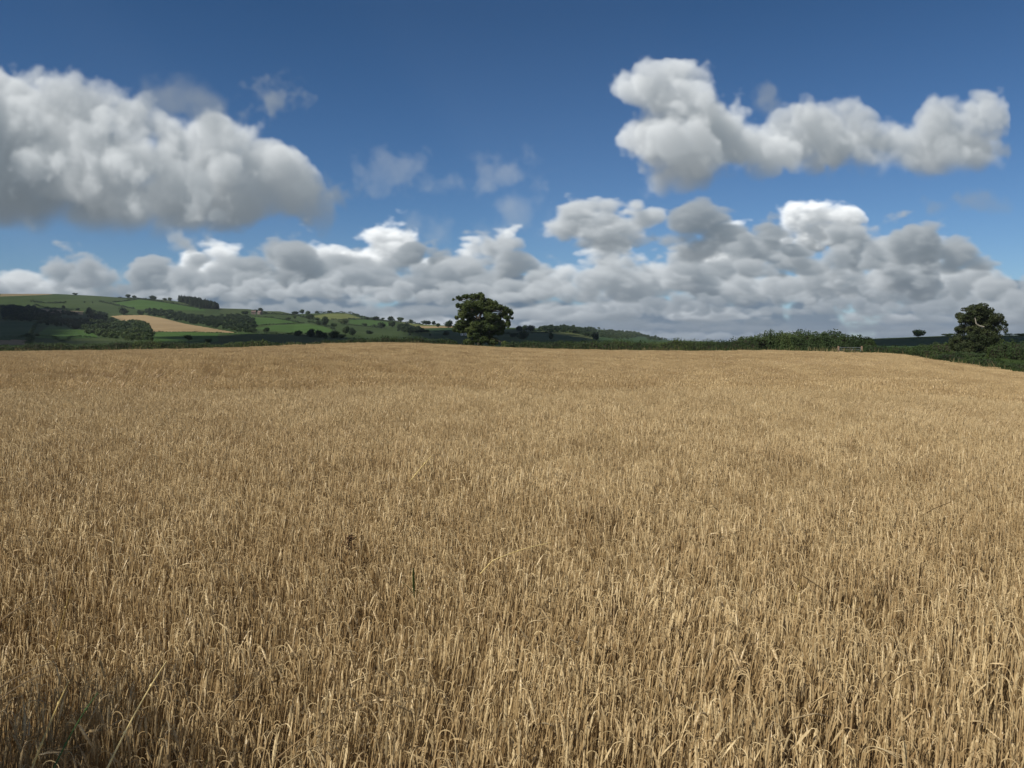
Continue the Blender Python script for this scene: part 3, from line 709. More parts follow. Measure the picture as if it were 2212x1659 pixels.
# ------------------------------------------------------------------ big trees
def big_tree(name, label, depth, u0, vbase, lobes, zoom, cx0, cy0, trunk, limbs, mat, seed, dens=230., leaf=.34, bare=(), sink=.4, tall=1.4):
    rng = np.random.default_rng(seed)
    mpp = depth/2953./zoom                     # metres per pixel of the enlargement it was measured in
    x0 = (P(u0, vbase)[0]-CU)/FPX*depth; z0 = EYE+P(u0, vbase)[1]/FPX*depth
    g = float(ground_z(x0, depth))
    root = empty(name, (x0, depth, g), label, 'tree')
    dz = z0-g
    loc = lambda cx, cy: np.array([(cx-cx0)*mpp, 0, (cy0-cy)*mpp+dz])
    Vs, Qs, n = [], [], 0
    ctr = []
    span = max(abs(l[0]-cx0) for l in lobes)*mpp
    for i, (cx, cy, rx, ry) in enumerate(lobes):
        c = loc(cx, cy)
        half = math.sqrt(max(span**2-c[0]**2, (.3*span)**2))
        for k in range(2 if rx*mpp > .5 else 1):                         # front and back of the crown
            cc = c.copy(); cc[1] = (-1 if k == 0 else 1)*half*rng.uniform(.05, .62)
            cc[2] += rng.uniform(-.3, .3)*k
            R = np.array([rx*mpp*1.02, (rx+ry)*.5*mpp*1.15, ry*mpp*tall])
            N = int(dens*(R[0]*R[2]+R[0]*R[1]+R[1]*R[2])*.75)+12
            d = unit(rng.normal(size=(N, 3))); r = rng.uniform(.25, 1.08, N)**.45
            # shredded outline: drop leaves where a coarse ripple is low
            pts = cc+d*R*r[:, None]
            rip = np.sin(pts[:, 0]*2.6+i)*np.sin(pts[:, 1]*2.2)*np.sin(pts[:, 2]*3.1+i*2)
            keep = (rip > -.30)
            pts, d = pts[keep], d[keep]
            nn = d*.7+np.array([0, 0, .45])+rng.normal(size=d.shape)*.55
            V, Q = leaf_quads(pts, nn, leaf*rng.uniform(.55, 1.3, len(pts)), rng, .7)
            Vs.append(V); Qs.append(Q+n); n += len(V)
            ctr.append((cc, max(rx, ry)*mpp))
    link('crown', mesh_from(name+'_crown', np.concatenate(Vs), Qs, MAT[mat]), root)
    b = MB()
    tp = np.array([loc(*q[:2]) for q in trunk]); tp[0][2] = -sink
    b.tube(tp, [q[2]*mpp for q in trunk], 9)
    forks = tp[1:]
    for L in limbs:
        q = np.array([loc(*a[:2]) for a in L]); q[:, 1] += np.linspace(0, rng.uniform(-2, 2), len(q))
        b.tube(q, np.linspace(L[0][2], L[-1][2], len(q))*mpp, 6)
    for c, r in ctr:
        f = forks[np.argmin(np.linalg.norm(forks-c, axis=1)+np.where(forks[:, 2] > c[2], 3., 0))]
        L = np.linalg.norm(c-f)
        if L < .4: continue
        mid = (f+c)/2+np.array([0, 0, .10*L])+rng.normal(size=3)*.06*L
        t = np.linspace(0, 1, 6)[:, None]
        q = f*(1-t)**2+2*mid*t*(1-t)+c*t*t
        b.tube(q, np.linspace(.016*L+.035, .02, 6), 5)
        for _ in range(3):
            e = c+unit(rng.normal(size=3))*r*.9
            b.tube(np.array([q[4], (q[4]+e)/2+rng.normal(size=3)*.1, e]), [.035, .025, .012], 4)
    link('trunk', b.mesh(name+'_trunk', MAT['bark'], True), root)
    for L in bare:
        q = np.array([loc(*a[:2]) for a in L]); q[:, 1] -= 3.0
        bb = MB(); bb.tube(q, [a[2]*mpp for a in L], 6)
        o = link('bare_branch', bb.mesh('bare_branch', MAT['palebark'], True), root); o['label'] = 'pale bare dead branch'
    return root
OAK = [(1000, 350, 110, 50), (860, 370, 100, 42), (700, 385, 95, 38), (545, 412, 62, 34), (420, 450, 38, 20), (1075, 400, 48, 50),
       (620, 600, 110, 52), (530, 585, 45, 45), (800, 560, 150, 66), (1000, 540, 160, 72), (1200, 510, 120, 66), (1340, 560, 90, 60), (1450, 620, 80, 46), (700, 680, 130, 58), (1000, 655, 140, 55), (1250, 640, 140, 42),
       (1600, 680, 75, 52), (1560, 650, 60, 40), (1705, 730, 55, 55), (1530, 780, 100, 50), (1620, 850, 90, 34), (1735, 862, 36, 18), (1510, 580, 22, 24),
       (640, 800, 100, 76), (480, 850, 46, 34), (560, 750, 50, 50), (790, 840, 100, 55), (1270, 830, 140, 66), (1160, 780, 80, 46), (1010, 960, 150, 62),
       (560, 1000, 110, 68), (450, 1100, 70, 52), (700, 1020, 140, 84), (900, 1020, 130, 66), (1130, 960, 140, 66), (1350, 950, 110, 66), (1290, 1050, 190, 66), (1500, 1030, 92, 92), (1640, 990, 60, 70),
       (600, 1120, 140, 48), (820, 1130, 150, 50), (1080, 1120, 140, 60), (1450, 1150, 110, 56), (1330, 1180, 90, 50),
       (880, 1240, 150, 60), (1160, 1250, 150, 60), (1010, 1340, 190, 60), (900, 760, 90, 40), (1120, 900, 120, 50), (820, 920, 110, 50), (1400, 860, 90, 50), (1180, 700, 110, 40), (760, 1390, 120, 50), (1300, 1390, 130, 60), (1560, 1430, 70, 40)]
big_tree('oak_tree', 'big round leafy oak standing alone at the crest of the barley field', 205., 1036, 747, OAK, 6.32, 1000, 1480,
         [(1000, 1490, 62), (1000, 1300, 50), (985, 1100, 46), (975, 900, 40), (1030, 760, 28), (1080, 620, 18)],
         [[(975, 900, 30), (920, 800, 26), (850, 725, 20), (740, 670, 12)], [(1000, 1000, 26), (1120, 880, 20), (1300, 770, 14), (1480, 730, 9)], [(1030, 760, 20), (950, 620, 14), (800, 480, 10), (640, 490, 8), (520, 450, 5)],
          [(985, 1100, 26), (820, 1000, 18), (620, 930, 10)], [(985, 1150, 24), (1250, 1040, 16), (1500, 980, 9)]], 'oak', 11)
ASH = [(1650, 150, 85, 38), (1560, 172, 62, 24), (1720, 200, 105, 50), (1600, 225, 90, 42), (1470, 238, 62, 40), (1420, 285, 50, 42), (1375, 332, 34, 20), (1560, 290, 90, 60), (1750, 290, 120, 68), (1880, 285, 78, 50), (1945, 330, 42, 42), (1985, 370, 16, 16),
       (1410, 420, 38, 18), (1500, 440, 80, 50), (1650, 400, 140, 80), (1850, 420, 80, 60), (1925, 430, 24, 46), (1480, 520, 80, 52), (1350, 575, 52, 52), (1650, 520, 140, 80), (1850, 545, 95, 70), (1500, 620, 150, 70), (1370, 640, 60, 52), (1700, 640, 165, 80), (1850, 640, 76, 76), (1440, 690, 100, 40), (1600, 720, 120, 40)]
big_tree('ash_tree', 'dark round tree with a pale dead branch behind the right hedge', 152., 2118, 764, [(1680+(a-1680)*.93, b, c*.9, e) for a, b, c, e in ASH], 3.41, 1680, 720,
         [(1690, 740, 34), (1690, 620, 28), (1680, 500, 24), (1660, 380, 18), (1660, 260, 10)],
         [[(1680, 500, 16), (1600, 430, 11), (1520, 380, 7)], [(1680, 450, 14), (1790, 370, 9), (1900, 320, 5)], [(1685, 560, 15), (1830, 500, 9), (1910, 450, 5)]], 'ash', 12, dens=330, leaf=.26,
         bare=[[(1600, 400, 9), (1540, 385, 8), (1505, 360, 7), (1498, 320, 6), (1490, 290, 4)]], sink=.5, tall=1.12)

# ------------------------------------------------------------------ far trees: a few crowns, copied
def crown_proto(seed, mat, n=1100, lobes=13, flat=.85, leaf=.105, cone=False):
    rng = np.random.default_rng(seed)
    Vs, Qs, k = [], [], 0
    for i in range(lobes):
        if cone:
            h = i/(lobes-1); c = np.array([rng.normal()*.04, rng.normal()*.04, .08+.86*h]); R = np.array([1, 1, .6])*(.32*(1-h**3)+.07)
        else:
            d = unit(rng.normal(size=3)); c = d*rng.uniform(.12, .33)*np.array([1, 1, flat])+np.array([0, 0, .56]); R = np.array([1, 1, .85])*rng.uniform(.18, .29)
            if c[2] < .3: c[2] = .3
        N = n//lobes; d = unit(rng.normal(size=(N, 3))); pts = c+d*R*(rng.uniform(.3, 1.1, N)**.5)[:, None]
        V, Q = leaf_quads(pts, d*.8+np.array([0, 0, .3])+rng.normal(size=d.shape)*.5, leaf*rng.uniform(.6, 1.3, N), rng, .75)
        Vs.append(V); Qs.append(Q+k); k += len(V)
    return np.concatenate(Vs), Qs
def far_tree_mesh(i, mat, **k):
    V, Q = crown_proto(i, mat, **k)
    b = MB(); b.tube([(0, 0, -.06), (0, 0, .2), (.01, 0, .45)], [.035, .028, .018], 6)
    b.tube([(0, 0, .22), (.12, .03, .42)], [.018, .008], 5); b.tube([(0, 0, .2), (-.13, -.04, .4)], [.018, .008], 5)
    return mesh_from('far_crown', V, Q, MAT[mat]), b.mesh('far_trunk', MAT['bark'], True)
KINDS = [far_tree_mesh(20+i, 'far' if i % 2 == 0 else 'dark') for i in range(5)]+[far_tree_mesh(40, 'far', flat=.5), far_tree_mesh(41, 'dark', n=500, lobes=12, flat=.6)]
def far_tree(u, v, wpx, hpx, label, kind=0, name='tree', group=None, sink=.15):
    x, y, z = on_hill(u, v)
    h = hpx/FPX*y; w = wpx/FPX*y
    root = empty(name, (x, y, z), label, 'tree' if name != 'bush' else 'bush', group, rz=(u*1.7) % 6.28)
    cr, tr = KINDS[kind % len(KINDS)]
    for nm, me in (('crown', cr), ('trunk', tr)):
        o = link(nm, me, root); o.scale = (w/.84, w/.84, h/.90); o.location = (0, 0, -sink*h)
        if name == 'bush': o.location = (0, 0, -.22*h); o.scale = (w/.86, w/.86, h*1.3)
    return root
def T1(L):
    for (x, y, w, h, lab, *r) in L: far_tree(.25*x, 606.4+.25*y, .25*w, .25*h, lab, r[0] if r else int(x) % 5, *(r[1:2]))
def T2(L):
    for (x, y, w, h, lab, *r) in L: far_tree(485.1+.25*x, 606.4+.25*y, .25*w, .25*h, lab, r[0] if r else int(x) % 5, *(r[1:2]))
def T3(L):
    for (x, y, w, h, lab, *r) in L: far_tree(970.2+.25*x, 606.4+.25*y, .25*w, .25*h, lab, r[0] if r else int(x) % 5, *(r[1:2]))
T1([(650, 124, 44, 22, 'small round bush alone on the left hilltop skyline', 5, 'bush'),
    (1105, 152, 40, 42, 'taller of two skyline trees left of the hilltop farm hedge', 0), (1160, 152, 34, 30, 'smaller of two skyline trees left of the hilltop farm hedge', 2),
    (1327, 166, 64, 44, 'broad dark tree on the skyline left of the dark square plantation', 1),
    (1425, 171, 38, 26, 'left one of two small round trees beside the square plantation', 2), (1468, 173, 40, 30, 'right one of two small round trees beside the square plantation', 4),
    (730, 192, 16, 16, 'tiny bush alone in the upper left pasture', 0, 'bush'), (800, 192, 12, 12, 'tiniest bush in the upper left pasture', 3, 'bush'),
    (548, 242, 26, 30, 'small bush above the brown strip on the left hill', 1, 'bush'), (548, 196, 24, 18, 'small bush at the end of the upper left hedge', 2, 'bush'),
    (1068, 298, 86, 72, 'round bushy tree at the left tip of the tan field', 3), (672, 256, 34, 22, 'bush at the right end of the brown strip', 1, 'bush'),
    (1630, 518, 76, 60, 'round dark tree alone in the green field below the tan field', 2), (1800, 524, 74, 30, 'low grey green bush right of the lone tree in the green field', 4, 'bush'),
    (640, 420, 40, 40, 'dark tree at the upper edge of the small striped pasture', 1), (775, 300, 60, 75, 'tall dark tree standing out above the left woods', 3),
    (250, 500, 60, 30, 'dark bush in the corner between two lower left fields', 1, 'bush'), (320, 500, 50, 24, 'low dark bush beside the lower left striped pasture', 3, 'bush'),
    (1730, 246, 22, 16, 'little bush below the right end of the square plantation', 3, 'bush')])
T2([(180, 294, 62, 42, 'round tree left of the hill farm', 0), (272, 272, 44, 28, 'dark tree behind the left end of the farm house', 1), (312, 264, 52, 32, 'dark tree behind the farm barn', 3),
    (350, 290, 40, 26, 'bush right of the farm barn', 2, 'bush'), (550, 342, 46, 32, 'small bushy tree in the middle of the upper centre pasture', 1), (606, 328, 34, 32, 'slim pale tree right of the small pasture tree', 4),
    (670, 288, 44, 48, 'tall tree on the centre skyline left of the hay meadow', 0), (718, 298, 42, 46, 'second tall tree on the centre skyline beside the hay meadow', 2), (800, 280, 30, 24, 'small tree at the left top corner of the hay meadow', 4),
    (906, 272, 36, 26, 'small round tree on the skyline above the hay meadow', 2), (605, 290, 66, 28, 'low bush on the skyline right of the farm', 1, 'bush'),
    (362, 448, 62, 48, 'round tree rising from the hedge under the bright green field', 3), (640, 484, 66, 60, 'leftmost round tree of the dark clump in the valley', 1), (745, 492, 84, 82, 'tallest tree of the dark clump in the valley', 3), (822, 492, 76, 76, 'round tree in the middle of the dark valley clump', 1), (862, 497, 60, 52, 'right tree of the dark valley clump', 3),
    (1050, 474, 62, 78, 'tall tree of the pair right of the valley clump', 1), (1106, 482, 66, 76, 'broad tree of the pair right of the valley clump', 3), (950, 496, 100, 60, 'grey green bushes between the valley clump and the tree pair', 4, 'bush'), (1010, 498, 70, 40, 'low grey green bush under the tree pair', 2, 'bush'),
    (866, 392, 78, 92, 'tall dark tree below the hay meadow', 3), (820, 385, 60, 50, 'shorter dark tree left of the tall one below the hay meadow', 1), (940, 412, 54, 48, 'small round tree below the tall dark tree', 0), (742, 336, 72, 52, 'bushy tree at the left end of the hay meadow', 4), (800, 347, 42, 38, 'pale round tree under the hay meadow', 2),
    (1035, 377, 84, 50, 'broad bushy tree right under the hay meadow', 0), (1250, 462, 60, 42, 'lone round tree in the dark green crop', 1), (1355, 417, 88, 58, 'broad dark tree right of the small green pasture', 3), (1210, 392, 50, 28, 'low bush along the hedge of the small green pasture', 2, 'bush'), (1290, 398, 40, 26, 'round low bush at the pasture corner', 0, 'bush'), (1450, 402, 62, 62, 'round tree between the green pasture and the dark spinney', 0),
    (1300, 342, 74, 40, 'wide dark skyline tree at the end of the hay meadow hedge', 1), (1366, 342, 34, 28, 'small skyline tree next to the wide dark one', 2), (1436, 352, 66, 48, 'domed skyline tree above the green pasture', 3), (1515, 348, 56, 48, 'tall rounded skyline tree right of the domed one', 0), (1230, 334, 44, 22, 'low skyline bush above the green pasture', 4, 'bush'),
    (1610, 364, 42, 36, 'pale small skyline tree above the tan strip', 4), (1740, 380, 84, 42, 'broad dark skyline tree above the tan strip', 1), (1806, 384, 40, 40, 'narrow skyline tree above the tan strip', 3), (1846, 403, 40, 42, 'small tree standing on the tan strip', 0), (1936, 406, 72, 76, 'dark square tree beside the big oak on the skyline', 1), (1915, 468, 74, 44, 'dark bush under the square tree beside the oak', 3, 'bush')])
T3([(600, 436, 64, 56, 'left tree of the skyline group right of the oak', 1), (650, 436, 64, 58, 'middle tree of the skyline group right of the oak', 3), (702, 442, 72, 62, 'right tree of the skyline group right of the oak', 1),
    (640, 518, 104, 84, 'big dark tree in the hollow right of the oak', 3), (560, 500, 70, 40, 'dark bush beside the oak in the hollow', 1, 'bush'), (880, 512, 42, 74, 'narrow dark tree in the dark green crop', 3), (1262, 514, 62, 78, 'tall dark tree at the right end of the far wood', 1),
    (1076, 392, 30, 28, 'tree standing up above the far wood on the skyline', 0), (1295, 417, 26, 24, 'small lone tree on the far skyline right of the wood', 2), (960, 392, 24, 20, 'small bump of a tree on the far wood skyline', 4), (875, 387, 30, 20, 'round tree at the left top of the far wood', 1), (1340, 416, 14, 10, 'tiniest bush on the far skyline right of the wood', 3, 'bush')])
# the trees on the rise behind the right hedge
def lone(u, v, w, h, label, kind, name='tree', y=None, dz=0):
    r = far_tree(u, v, w, h, label, kind, name)
    return r
t = lone(1983, 729, 25, 20, 'small wind bent tree alone on the far right skyline', 0)
far_tree(2048, 726, 25, 8.5, 'low dome of a tree showing over the skyline beside the right tree', 5, sink=.25)
far_tree(2180, 725, 20, 6.5, 'left low treetop over the skyline at the far right', 6, sink=.25); far_tree(2207, 725, 30, 7.5, 'right low treetop over the skyline at the far right', 5, sink=.25)
far_tree(2240, 725, 26, 7, 'treetop over the skyline beyond the right edge', 1, sink=.25)
x, y, z = at_depth(1878, 172)
r = empty('bush', (x, y, z), 'dark bush standing up at the right end of the thicket', 'bush')
for nm, me in zip(('crown', 'trunk'), KINDS[1]):
    o = link(nm, me, r); o.scale = (1.9, 1.9, 3.1); o.location = (0, 0, -.1)

# ------------------------------------------------------------------ woods (each reads as one dark mass)
def wood(label, polys, conv, spacing, hpx, mat, seed, cone=False, grp=None):
    rng = np.random.default_rng(seed)
    Vs, Qs, k = [], [], 0
    protos = [crown_proto(60+i, mat, n=420, lobes=10, leaf=.15, cone=False) for i in range(4)] if not cone else [crown_proto(80+i, mat, n=330, lobes=8, leaf=.15, cone=True) for i in range(3)]
    for poly in polys:
        q = conv(poly); a = np.array([b[:2] for b in q])
        lo, hi = a.min(0), a.max(0)
        vv = lo[1]
        while vv <= hi[1]:
            uu = lo[0]+rng.uniform(0, spacing)
            while uu <= hi[0]:
                u, v = uu+rng.normal()*spacing*.25, vv+rng.normal()*spacing*.2
                if inside(np.array([u]), np.array([v]), q)[0]:
                    x, y, z = on_hill(u, v)
                    h = hpx*rng.uniform(.75, 1.2)/FPX*y; w = h*(rng.uniform(.9, 1.35) if not cone else .62)
                    V, Q = protos[rng.integers(len(protos))]
                    an = rng.uniform(0, 6.28); c, s = math.cos(an), math.sin(an)
                    W = V.copy(); W[:, 0], W[:, 1] = V[:, 0]*c-V[:, 1]*s, V[:, 0]*s+V[:, 1]*c
                    Vs.append(W*np.array([w, w, h])+np.array([x, y, z-(.12 if not cone else .02)*h])); Qs.extend([b+k for b in Q]); k += len(V)
                uu += spacing
            vv += spacing*.42
    V = np.concatenate(Vs)
    return tag(link('wood', mesh_from('wood', V, [np.concatenate(Qs)], MAT[mat])), label, 'wood', kind='stuff')
wood('dark woodland band across the lower left hillside', [
    [(0, 225), (300, 235), (340, 268), (640, 282), (670, 306), (450, 318), (420, 338), (300, 362), (0, 338)],
    [(440, 330), (820, 345), (890, 365), (840, 388), (680, 412), (430, 392), (320, 378)],
    [(715, 305), (770, 272), (925, 290), (948, 330), (900, 355), (800, 345)]], R1, 6.5, 8.5, 'dark', 31)
wood('rounded grey green clump of trees left of the tan field', [
    [(690, 410), (820, 385), (980, 368), (1040, 385), (1200, 378), (1275, 405), (1305, 455), (1315, 520), (1150, 528), (1060, 522), (1000, 505), (850, 498), (850, 460), (760, 446)]], R1, 7.5, 15, 'far', 32)
wood('long dark diagonal wood above the tan field', [
    [(1170, 292), (1220, 272), (1330, 258), (1480, 272), (1650, 305), (1780, 318), (2000, 305), (2100, 310), (2180, 330), (2220, 380), (2210, 462), (2100, 455), (1900, 412), (1700, 382), (1500, 345), (1350, 308)]], R1, 6.5, 8.5, 'dark', 33)
wood('square dark conifer plantation on the hilltop skyline', [
    [(1538, 176), (1640, 180), (1760, 203), (1882, 236), (1892, 248), (1740, 240), (1620, 207)]], R1, 2.7, 13.5, 'conifer', 34, cone=True)
wood('dark wood running along the ridge right of the oak', [
    [(760, 418), (880, 405), (1000, 412), (1130, 420), (1230, 425), (1275, 450), (1285, 505), (1235, 490), (1050, 452), (900, 440)]], R3, 4.6, 9.0, 'dark', 35)
wood('hazy far wood on the distant slope beyond the ridge', [
    [(1290, 445), (1380, 440), (1500, 445), (1600, 452), (1680, 475), (1600, 500), (1480, 505), (1300, 485)], [(1640, 470), (1750, 488), (1900, 515), (1780, 520), (1690, 500)]], R3, 4.0, 6.5, 'far', 36)
wood('dark spinney beside the tan strip left of the oak', [
    [(1490, 400), (1560, 385), (1640, 400), (1700, 425), (1810, 466), (1600, 460), (1490, 436)]], R2, 6, 8.5, 'dark', 37)

# ------------------------------------------------------------------ hedges of the hillside
def far_hedge(rows, label, hpx=2.2, seed=0, mat='dark'):
    rng = np.random.default_rng(seed)
    pts = []
    for (u0, v0), (u1, v1) in zip(rows[:-1], rows[1:]):
        n = max(2, int(abs(u1-u0)/6)+1)
        for t in np.linspace(0, 1, n)[:-1 if (u1, v1) != rows[-1] else n]: pts.append(on_hill(u0+(u1-u0)*t, v0+(v1-v0)*t))
    pts = np.array(pts); d = np.concatenate([[0], np.cumsum(np.linalg.norm(np.diff(pts[:, :2], axis=0), axis=1))])
    N = int(min(max(d[-1]*5, 120), 2600))
    t = rng.uniform(0, d[-1], N); B = np.stack([np.interp(t, d, pts[:, k]) for k in range(3)], 1)
    h = hpx/FPX*B[:, 1]*(1+.4*np.sin(t*.11+seed)+.3*np.sin(t*.29))
    k = rng.uniform(0, 1, N); cz = k**.8
    C = B+np.stack([rng.normal(size=N)*.8, rng.normal(size=N)*.8, h*cz], 1); o = pts[len(pts)//2].copy()
    V, Q = leaf_quads(C-o, rng.normal(size=(N, 3))+np.array([0, -.6, .5]), .0011*B[:, 1]*rng.uniform(.6, 1.3, N), rng, .8)
    ob = link('hedge', mesh_from('far_hedge', V, [Q], MAT[mat])); ob.location = o
    return tag(ob, label, 'hedge')
for i, (rows, lab, h) in enumerate([
    (R1([(265, 182), (340, 192), (480, 197), (570, 188)]), 'broken line of hedge bushes in the upper left pasture', 3),
    (R1([(860, 182), (960, 202), (1020, 217), (1160, 244)]), 'dark hedge slanting down between the two upper pastures', 2.2),
    (R1([(980, 187), (1080, 177), (1190, 162)]), 'short hedge climbing to the hilltop farm hedge', 1.8),
    (R1([(1190, 160), (1300, 170), (1450, 192), (1600, 217), (1740, 242)]), 'long hedge curving below the skyline trees and plantation', 2),
    (R1([(1020, 150), (1100, 152), (1180, 156), (1270, 156)]), 'low dark hedge along the hilltop skyline', 2),
    (R1([(300, 205), (360, 228), (450, 242), (640, 250)]), 'hedge above the brown strip on the left hill', 1.8),
    (R1([(840, 493), (560, 500), (350, 500)]), 'hedge along the bottom of the striped pasture', 2),
    (R1([(318, 370), (300, 400), (270, 450), (255, 475), (170, 500)]), 'dark hedge between the lower left crop and the striped pasture', 4),
    (R1([(0, 508), (150, 508), (275, 508), (240, 548)]), 'hedge round the brown field at the lower left', 2.5),
    (R1([(1310, 443), (1640, 444), (1850, 450), (2060, 456)]), 'hedge along the bottom of the tan field', 1.6),
    (R2([(250, 388), (400, 380), (690, 369)]), 'hedge between the two bright green fields', 1.6),
    (R2([(260, 310), (420, 322), (640, 360)]), 'slanting hedge across the centre pasture', 1.6),
    (R2([(340, 287), (500, 292), (620, 302), (700, 320), (770, 342)]), 'hedge running from the farm to the hay meadow', 2.4),
    (R2([(720, 362), (820, 374), (950, 420)]), 'hedge below the hay meadow leading to the valley', 3.5),
    (R2([(780, 282), (900, 278), (1050, 278), (1120, 292), (1190, 322)]), 'dark hedge round the top of the hay meadow', 3),
    (R2([(1000, 378), (1180, 392), (1310, 408)]), 'hedge along the bottom of the small green pasture', 2.4),
    (R2([(920, 337), (1180, 332), (1290, 337)]), 'hedge along the bottom of the hay meadow', 1.8),
    (R2([(1200, 316), (1300, 338), (1430, 356), (1560, 362), (1720, 382)]), 'dark hedge under the row of skyline trees', 3),
    (R2([(240, 448), (420, 462), (600, 470), (880, 500)]), 'dark hedge along the valley under the bright green field', 4),
    (R3([(480, 462), (700, 458), (860, 464)]), 'hedge between the hollow and the dark crop right of the oak', 2.5),
    (R3([(760, 430), (900, 444), (1060, 450)]), 'hedge along the pale strip under the ridge wood', 1.8),
    ([(1895, 734), (1960, 732.5), (2041, 728.5), (2120, 728), (2230, 727)], 'upper hedge across the shaded field behind the right tree', 2.4),
    ([(1990, 748), (2060, 743), (2120, 740), (2240, 735)], 'lower hedge across the shaded field behind the right tree', 2.6)]):
    far_hedge(rows, lab, h, 200+i)

# ------------------------------------------------------------------ gate and its two posts
def build_gate():
    yg = 149.0; x0, x1 = px(1812, yg), px(1861, yg); zt = EYE+P(1836, 750.2)[1]/FPX*yg
    g = float(ground_z((x0+x1)/2, yg)); W = x1-x0; H = 1.12; zb = zt-H
    root = empty('field_gate', ((x0+x1)/2, yg, zb), 'grey galvanised five bar field gate between two timber posts', 'gate')
    a, b = -W/2+.14, W/2-.14
    for k, z in enumerate((0.04, .25, .47, .74, 1.08)):
        m = MB(); m.tube([(a, 0, z), (b, 0, z)], [.03 if k == 4 else .024]*2, 8); link('rail', m.mesh('gate_rail', MAT['galv'], True), root)
    for x in (a, b):
        m = MB(); m.tube([(x, -.01, 0), (x, -.01, 1.12)], [.034]*2, 8); link('stile', m.mesh('gate_stile', MAT['galv'], True), root)
    m = MB(); m.box((0.05, -.035, .56), (.03, .006, .55)); link('upright', m.mesh('gate_upright', MAT['galv']), root)
    m = MB(); m.tube([(.05, -.045, .05), (.62, -.045, 1.06)], [.018]*2, 6); m.tube([(.05, -.045, .05), (a, -.045, 1.06)], [.018]*2, 6); link('brace', m.mesh('gate_brace', MAT['galv']), root)
    for x, lab, hh in ((x0-.06, 'square timber gate post at the left end of the gate', 1.42), (x1+.06, 'square timber gate post at the right end of the gate', 1.42)):
        m = MB(); n = 6
        m.box((0, 0, hh/2-.3), (.125, .125, hh/2+.3)); m.add([(-.125, -.125, hh), (.125, -.125, hh), (.125, .125, hh), (-.125, .125, hh), (0, 0, hh+.05)], [[0, 1, 4], [1, 2, 4], [2, 3, 4], [3, 0, 4]])
        o = link('gate_post', mesh_from('gate_post', np.concatenate(m.v), m.q, MAT['post'])); o.location = (x, yg, zb-.12)
        tag(o, lab, 'gate post', 'timber gate posts')
build_gate()

# ------------------------------------------------------------------ farm on the hill, cottage in the hollow
def house(name, label, cat, u, v, L, Wd, H, wall, roof, chim=True, rz=.15, wins=4):
    x, y, z = on_hill(u, v)
    root = empty(name, (x, y, z), label, cat, rz=rz)
    a, b = L/2, Wd/2; rise = Wd*.42
    V = [(-a, -b, -1.5), (a, -b, -1.5), (a, b, -1.5), (-a, b, -1.5), (-a, -b, H), (a, -b, H), (a, b, H), (-a, b, H), (-a, 0, H+rise), (a, 0, H+rise)]
    link('wall', mesh_from('wall', V, [[[0, 1, 5, 4], [2, 3, 7, 6]], [[4, 8, 7], [5, 6, 9]], [[1, 2, 6, 5], [3, 0, 4, 7]]], MAT[wall]), root)
    e = .35; s = (rise/b)
    m = MB()
    for sg in (-1, 1):
        lo = (sg*(b+e), H-e*s+.05); hi = (0, H+rise+.05); t = .16
        P8 = [(q, lo[0], lo[1]+k) for q in (-a-e, a+e) for k in (0, t)]+[(q, hi[0], hi[1]+k) for q in (-a-e, a+e) for k in (0, t)]
        m.add(P8, [[0, 2, 6, 4], [1, 5, 7, 3], [0, 1, 3, 2], [4, 6, 7, 5], [0, 4, 5, 1], [2, 3, 7, 6]])
    rf = link('roof', m.mesh('roof', MAT[roof]), root)
    if chim:
        m = MB(); m.box((a-.8, 0, H+rise+.5), (.4, .35, .9)); link('chimney', m.mesh('chimney', MAT['brick']), rf)
    for i in range(wins):
        wx = -a+L*(i+.5)/wins
        m = MB(); m.box((wx, -b-.02, H*.55), (.45, .04, .55)); link('window', m.mesh('window', MAT['glass']), root)
    m = MB(); m.box((a*.12, -b-.025, .95), (.5, .04, 1.0)); link('door', m.mesh('door', MAT['door']), root)
    return root
house('farm_house', 'brick farm house with a red roof among trees on the hilltop', 'house', 485.1+.25*252, 606.4+.25*290, 7, 5.5, 3.8, 'brick', 'tile')
house('barn', 'low pinkish barn with a red roof right of the farm house', 'barn', 485.1+.25*306, 606.4+.25*292, 7, 6, 3.6, 'brick', 'tile', False, -.5, 2)
house('cottage', 'small white cottage seen low under the left side of the oak', 'cottage', 1001.5, 724.8, 6, 5, 2.7, 'white', 'slate', True, .1, 3)
x, y, z = on_hill(2177.6, 725)
m = MB(); m.tube([(0, 0, -.3), (0, 0, 2.2), (0, 0, 4.2)], [.07, .05, .03], 6)
m.tube([(-.35, 0, 3.6), (.35, 0, 3.6)], [.025]*2, 5)
o = link('mast', m.mesh('mast', MAT['galv'], True)); o.location = (x, y, z); tag(o, 'thin pole on the skyline right of the round right tree', 'pole')

